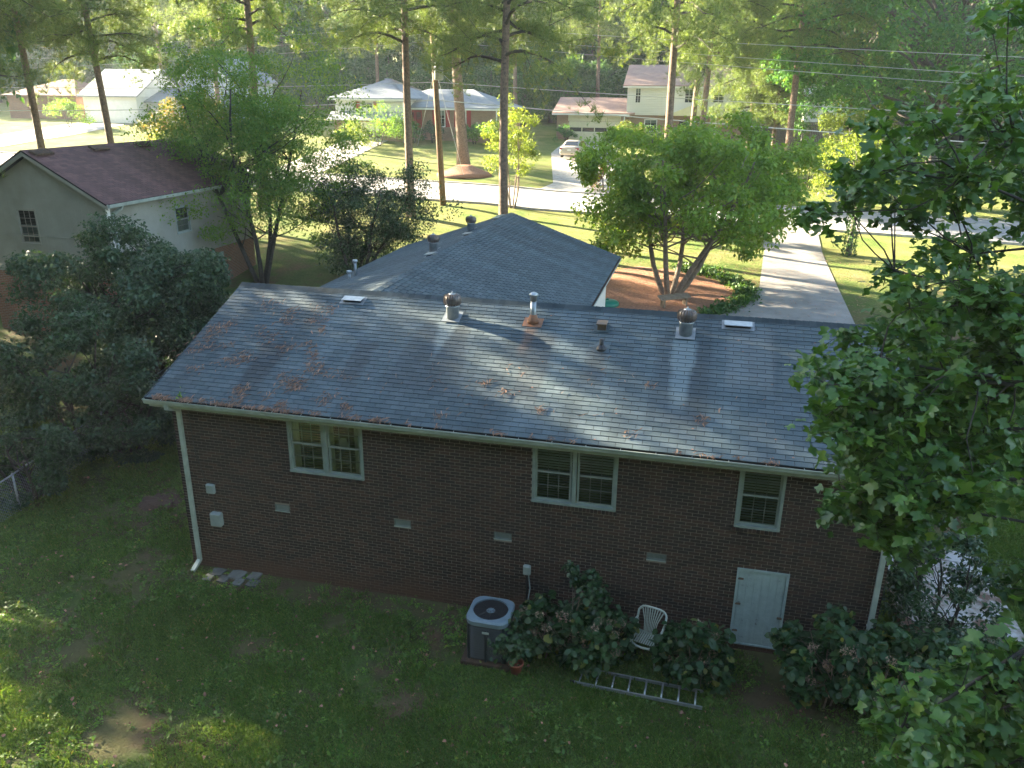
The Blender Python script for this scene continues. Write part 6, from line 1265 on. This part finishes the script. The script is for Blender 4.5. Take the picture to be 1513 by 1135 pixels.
def rosette(name, n_, r_, mat, seed):
    g = np.random.default_rng(seed); P = g.normal(0, r_, (n_, 3)); P[:, 2] = np.abs(P[:, 2])*.35+.015; V, Fi = leafmesh('x', LEAF, '', P, .05, g, (.2, .5)); return bpy.data.objects.new(name, npmesh(name, V, [Fi], [mat]))
G = [tuftsrc('grass_tuft', 26, .055, .05, .006, 'grass', 1), tuftsrc('grass_tuft', 22, .04, .06, .009, 'grass', 2), tuftsrc('grass_tuft', 18, .10, .04, .006, 'grass', 3)]
g = np.random.default_rng(14)
def nz(x, y, s_, ph): return (np.sin(x*s_+ph)*np.cos(y*s_*1.1+ph*2)+np.sin(x*s_*2.3+ph*3+1.3*np.sin(y*s_))*np.cos(y*s_*1.9+ph)*.6+np.sin(x*s_*4.7+y*s_*3.1+ph)*.35)/1.6
def lawn(name, x0, x1, y0, y1, n_, src, thr, sc=(.7, 1.4), kind='stuff'):
    x = g.uniform(x0, x1, n_); y = g.uniform(y0, y1, n_); d = CAM; rel = np.stack([x, y, h(x, y)], 1)-CAM; dp = rel@fw; ux = (rel@rt)/dp*F_PX+IW/2; uy = IH/2-(rel@up)/dp*F_PX
    keep = (dp > 0) & (ux > -120) & (ux < IW+120) & (uy > -60) & (uy < IH+150) & (nz(x, y, .8, .7)+g.normal(0, .35, n_) > thr) & ~((x > HX0-.05) & (x < HX1+.05) & (y > -.1) & (y < 7.3)) & ~((x > 14) & (x < 16.3) & (y > 1.2) & (y < 6.6))
    dmk = np.where((y > -.7) & (y < 1) & (x > -1.3), .75, 0.)
    for dx_, dy_, dr_ in DIRT: dmk = np.maximum(dmk, 1-np.hypot(x-dx_, y-dy_)/dr_)
    keep &= g.random(n_)*.8+.08+.2*nz(x, y, 3.1, 2.) > dmk
    x, y = x[keep], y[keep]; m_ = len(x); P = np.stack([x, y, h(x, y)-.005], 1); tall = (nz(x, y, 1.7, 3.1) > .35)
    idx = np.where(tall & (g.random(m_) < .35), 0, g.integers(1, 3, m_))
    scatter(name, P, np.stack([g.normal(0, .15, m_), g.normal(0, .15, m_), g.uniform(0, 6.28, m_)], 1), g.uniform(*sc, m_), idx, src, kind=kind); print(name, m_)
lawn('lawn_grass', -12, 17, -8, 5, 150000, G, -.25)
lawn('side_grass', 13.3, 24, 0, 18, 60000, G, -1.0, (1.0, 1.8))
G2 = [tuftsrc('grass_tuft', 22, .10, .10, .014, 'grass_sun', 5), tuftsrc('grass_tuft', 20, .08, .10, .016, 'grass_sun', 6), tuftsrc('grass_tuft', 18, .13, .10, .012, 'grass_sun', 7)]
def not_paved(x, y): return ~((y > 35.2) & (y < 43.4)) & ~((x > 9) & (x < 16) & (y < 36) & (y > 15)) 
m_ = 9000; x = g.uniform(-9, 16, m_); y = g.uniform(-7.5, 3, m_); ok = ~((x > HX0-.1) & (x < HX1+.1) & (y > -.12)) & ((nz(x, y, 1.2, 5.0)+g.normal(0, .3, m_) > .25) | ((y > -.8) & (g.random(m_) < .25)) | (np.hypot(x+.9, y+.6) < .8)); x, y = x[ok], y[ok]; m_ = len(x)
scatter('lawn_weeds', np.stack([x, y, h(x, y)], 1), np.stack([g.normal(0, .2, m_), g.normal(0, .2, m_), g.uniform(0, 6.28, m_)], 1), g.uniform(.5, 1.6, m_), g.integers(0, 2, m_), [rosette('lawn_weed', 16, .05, 'lf_fine', 1), rosette('lawn_weed', 22, .06, 'grass', 2)], kind='stuff')
m_ = 2600; x = g.uniform(5, 17, m_); y = g.uniform(15, 30, m_); mb = MB()
for i in range(m_):
    a = g.uniform(0, 6.28); l_ = g.uniform(.04, .1); z = float(h(x[i], y[i]))+.07; mb.add([(x[i]-l_*math.cos(a), y[i]-l_*math.sin(a), z), (x[i]+l_*math.sin(a)*.4, y[i]-l_*math.cos(a)*.4, z+.01), (x[i]+l_*math.cos(a), y[i]+l_*math.sin(a), z+.02)], [(0, 1, 2)])
mb.build('fallen_leaves', 'litter', kind='stuff')
# leaf litter: curled brown leaves on the back lawn
n_ = 900; x = g.uniform(-9, 15, n_); y = -.4-np.abs(g.normal(0, 3.2, n_)); y = np.where(g.random(n_) < .25, g.uniform(-2, 4, n_), y); ok = ~((x > HX0-.1) & (x < HX1+.1) & (y > -.1)); x, y = x[ok], y[ok]; n_ = len(x)
R = rotm(g.uniform(0, 6.28, n_), g.normal(0, .5, n_), g.normal(0, .5, n_)); V, Fi = cards(BROAD[0]*np.array([1, 1, 3]), BROAD[1], np.stack([x, y, h(x, y)+.035], 1), R, g.uniform(.03, .085, n_)); finish(bpy.data.objects.new('fallen_leaves', npmesh('fallen_leaves', V, [Fi], ['litter'])), None, kind='stuff')
print('objects', len(bpy.data.objects))

# ------------------------------------------------------------------ thin evening haze
hm = bpy.data.materials.new('haze'); hm.use_nodes = True; hn = hm.node_tree; hn.nodes.clear(); ho = hn.nodes.new('ShaderNodeOutputMaterial'); hv = hn.nodes.new('ShaderNodeVolumePrincipled')
hv.inputs['Color'].default_value = (.82, .92, 1, 1); hv.inputs['Density'].default_value = HAZE; hv.inputs['Anisotropy'].default_value = .3; hn.links.new(hv.outputs[0], ho.inputs['Volume'])
M['haze'] = hm; MB().box(-303, 303, -153, 423, -3.5, 62).build('haze', 'haze', kind='stuff')
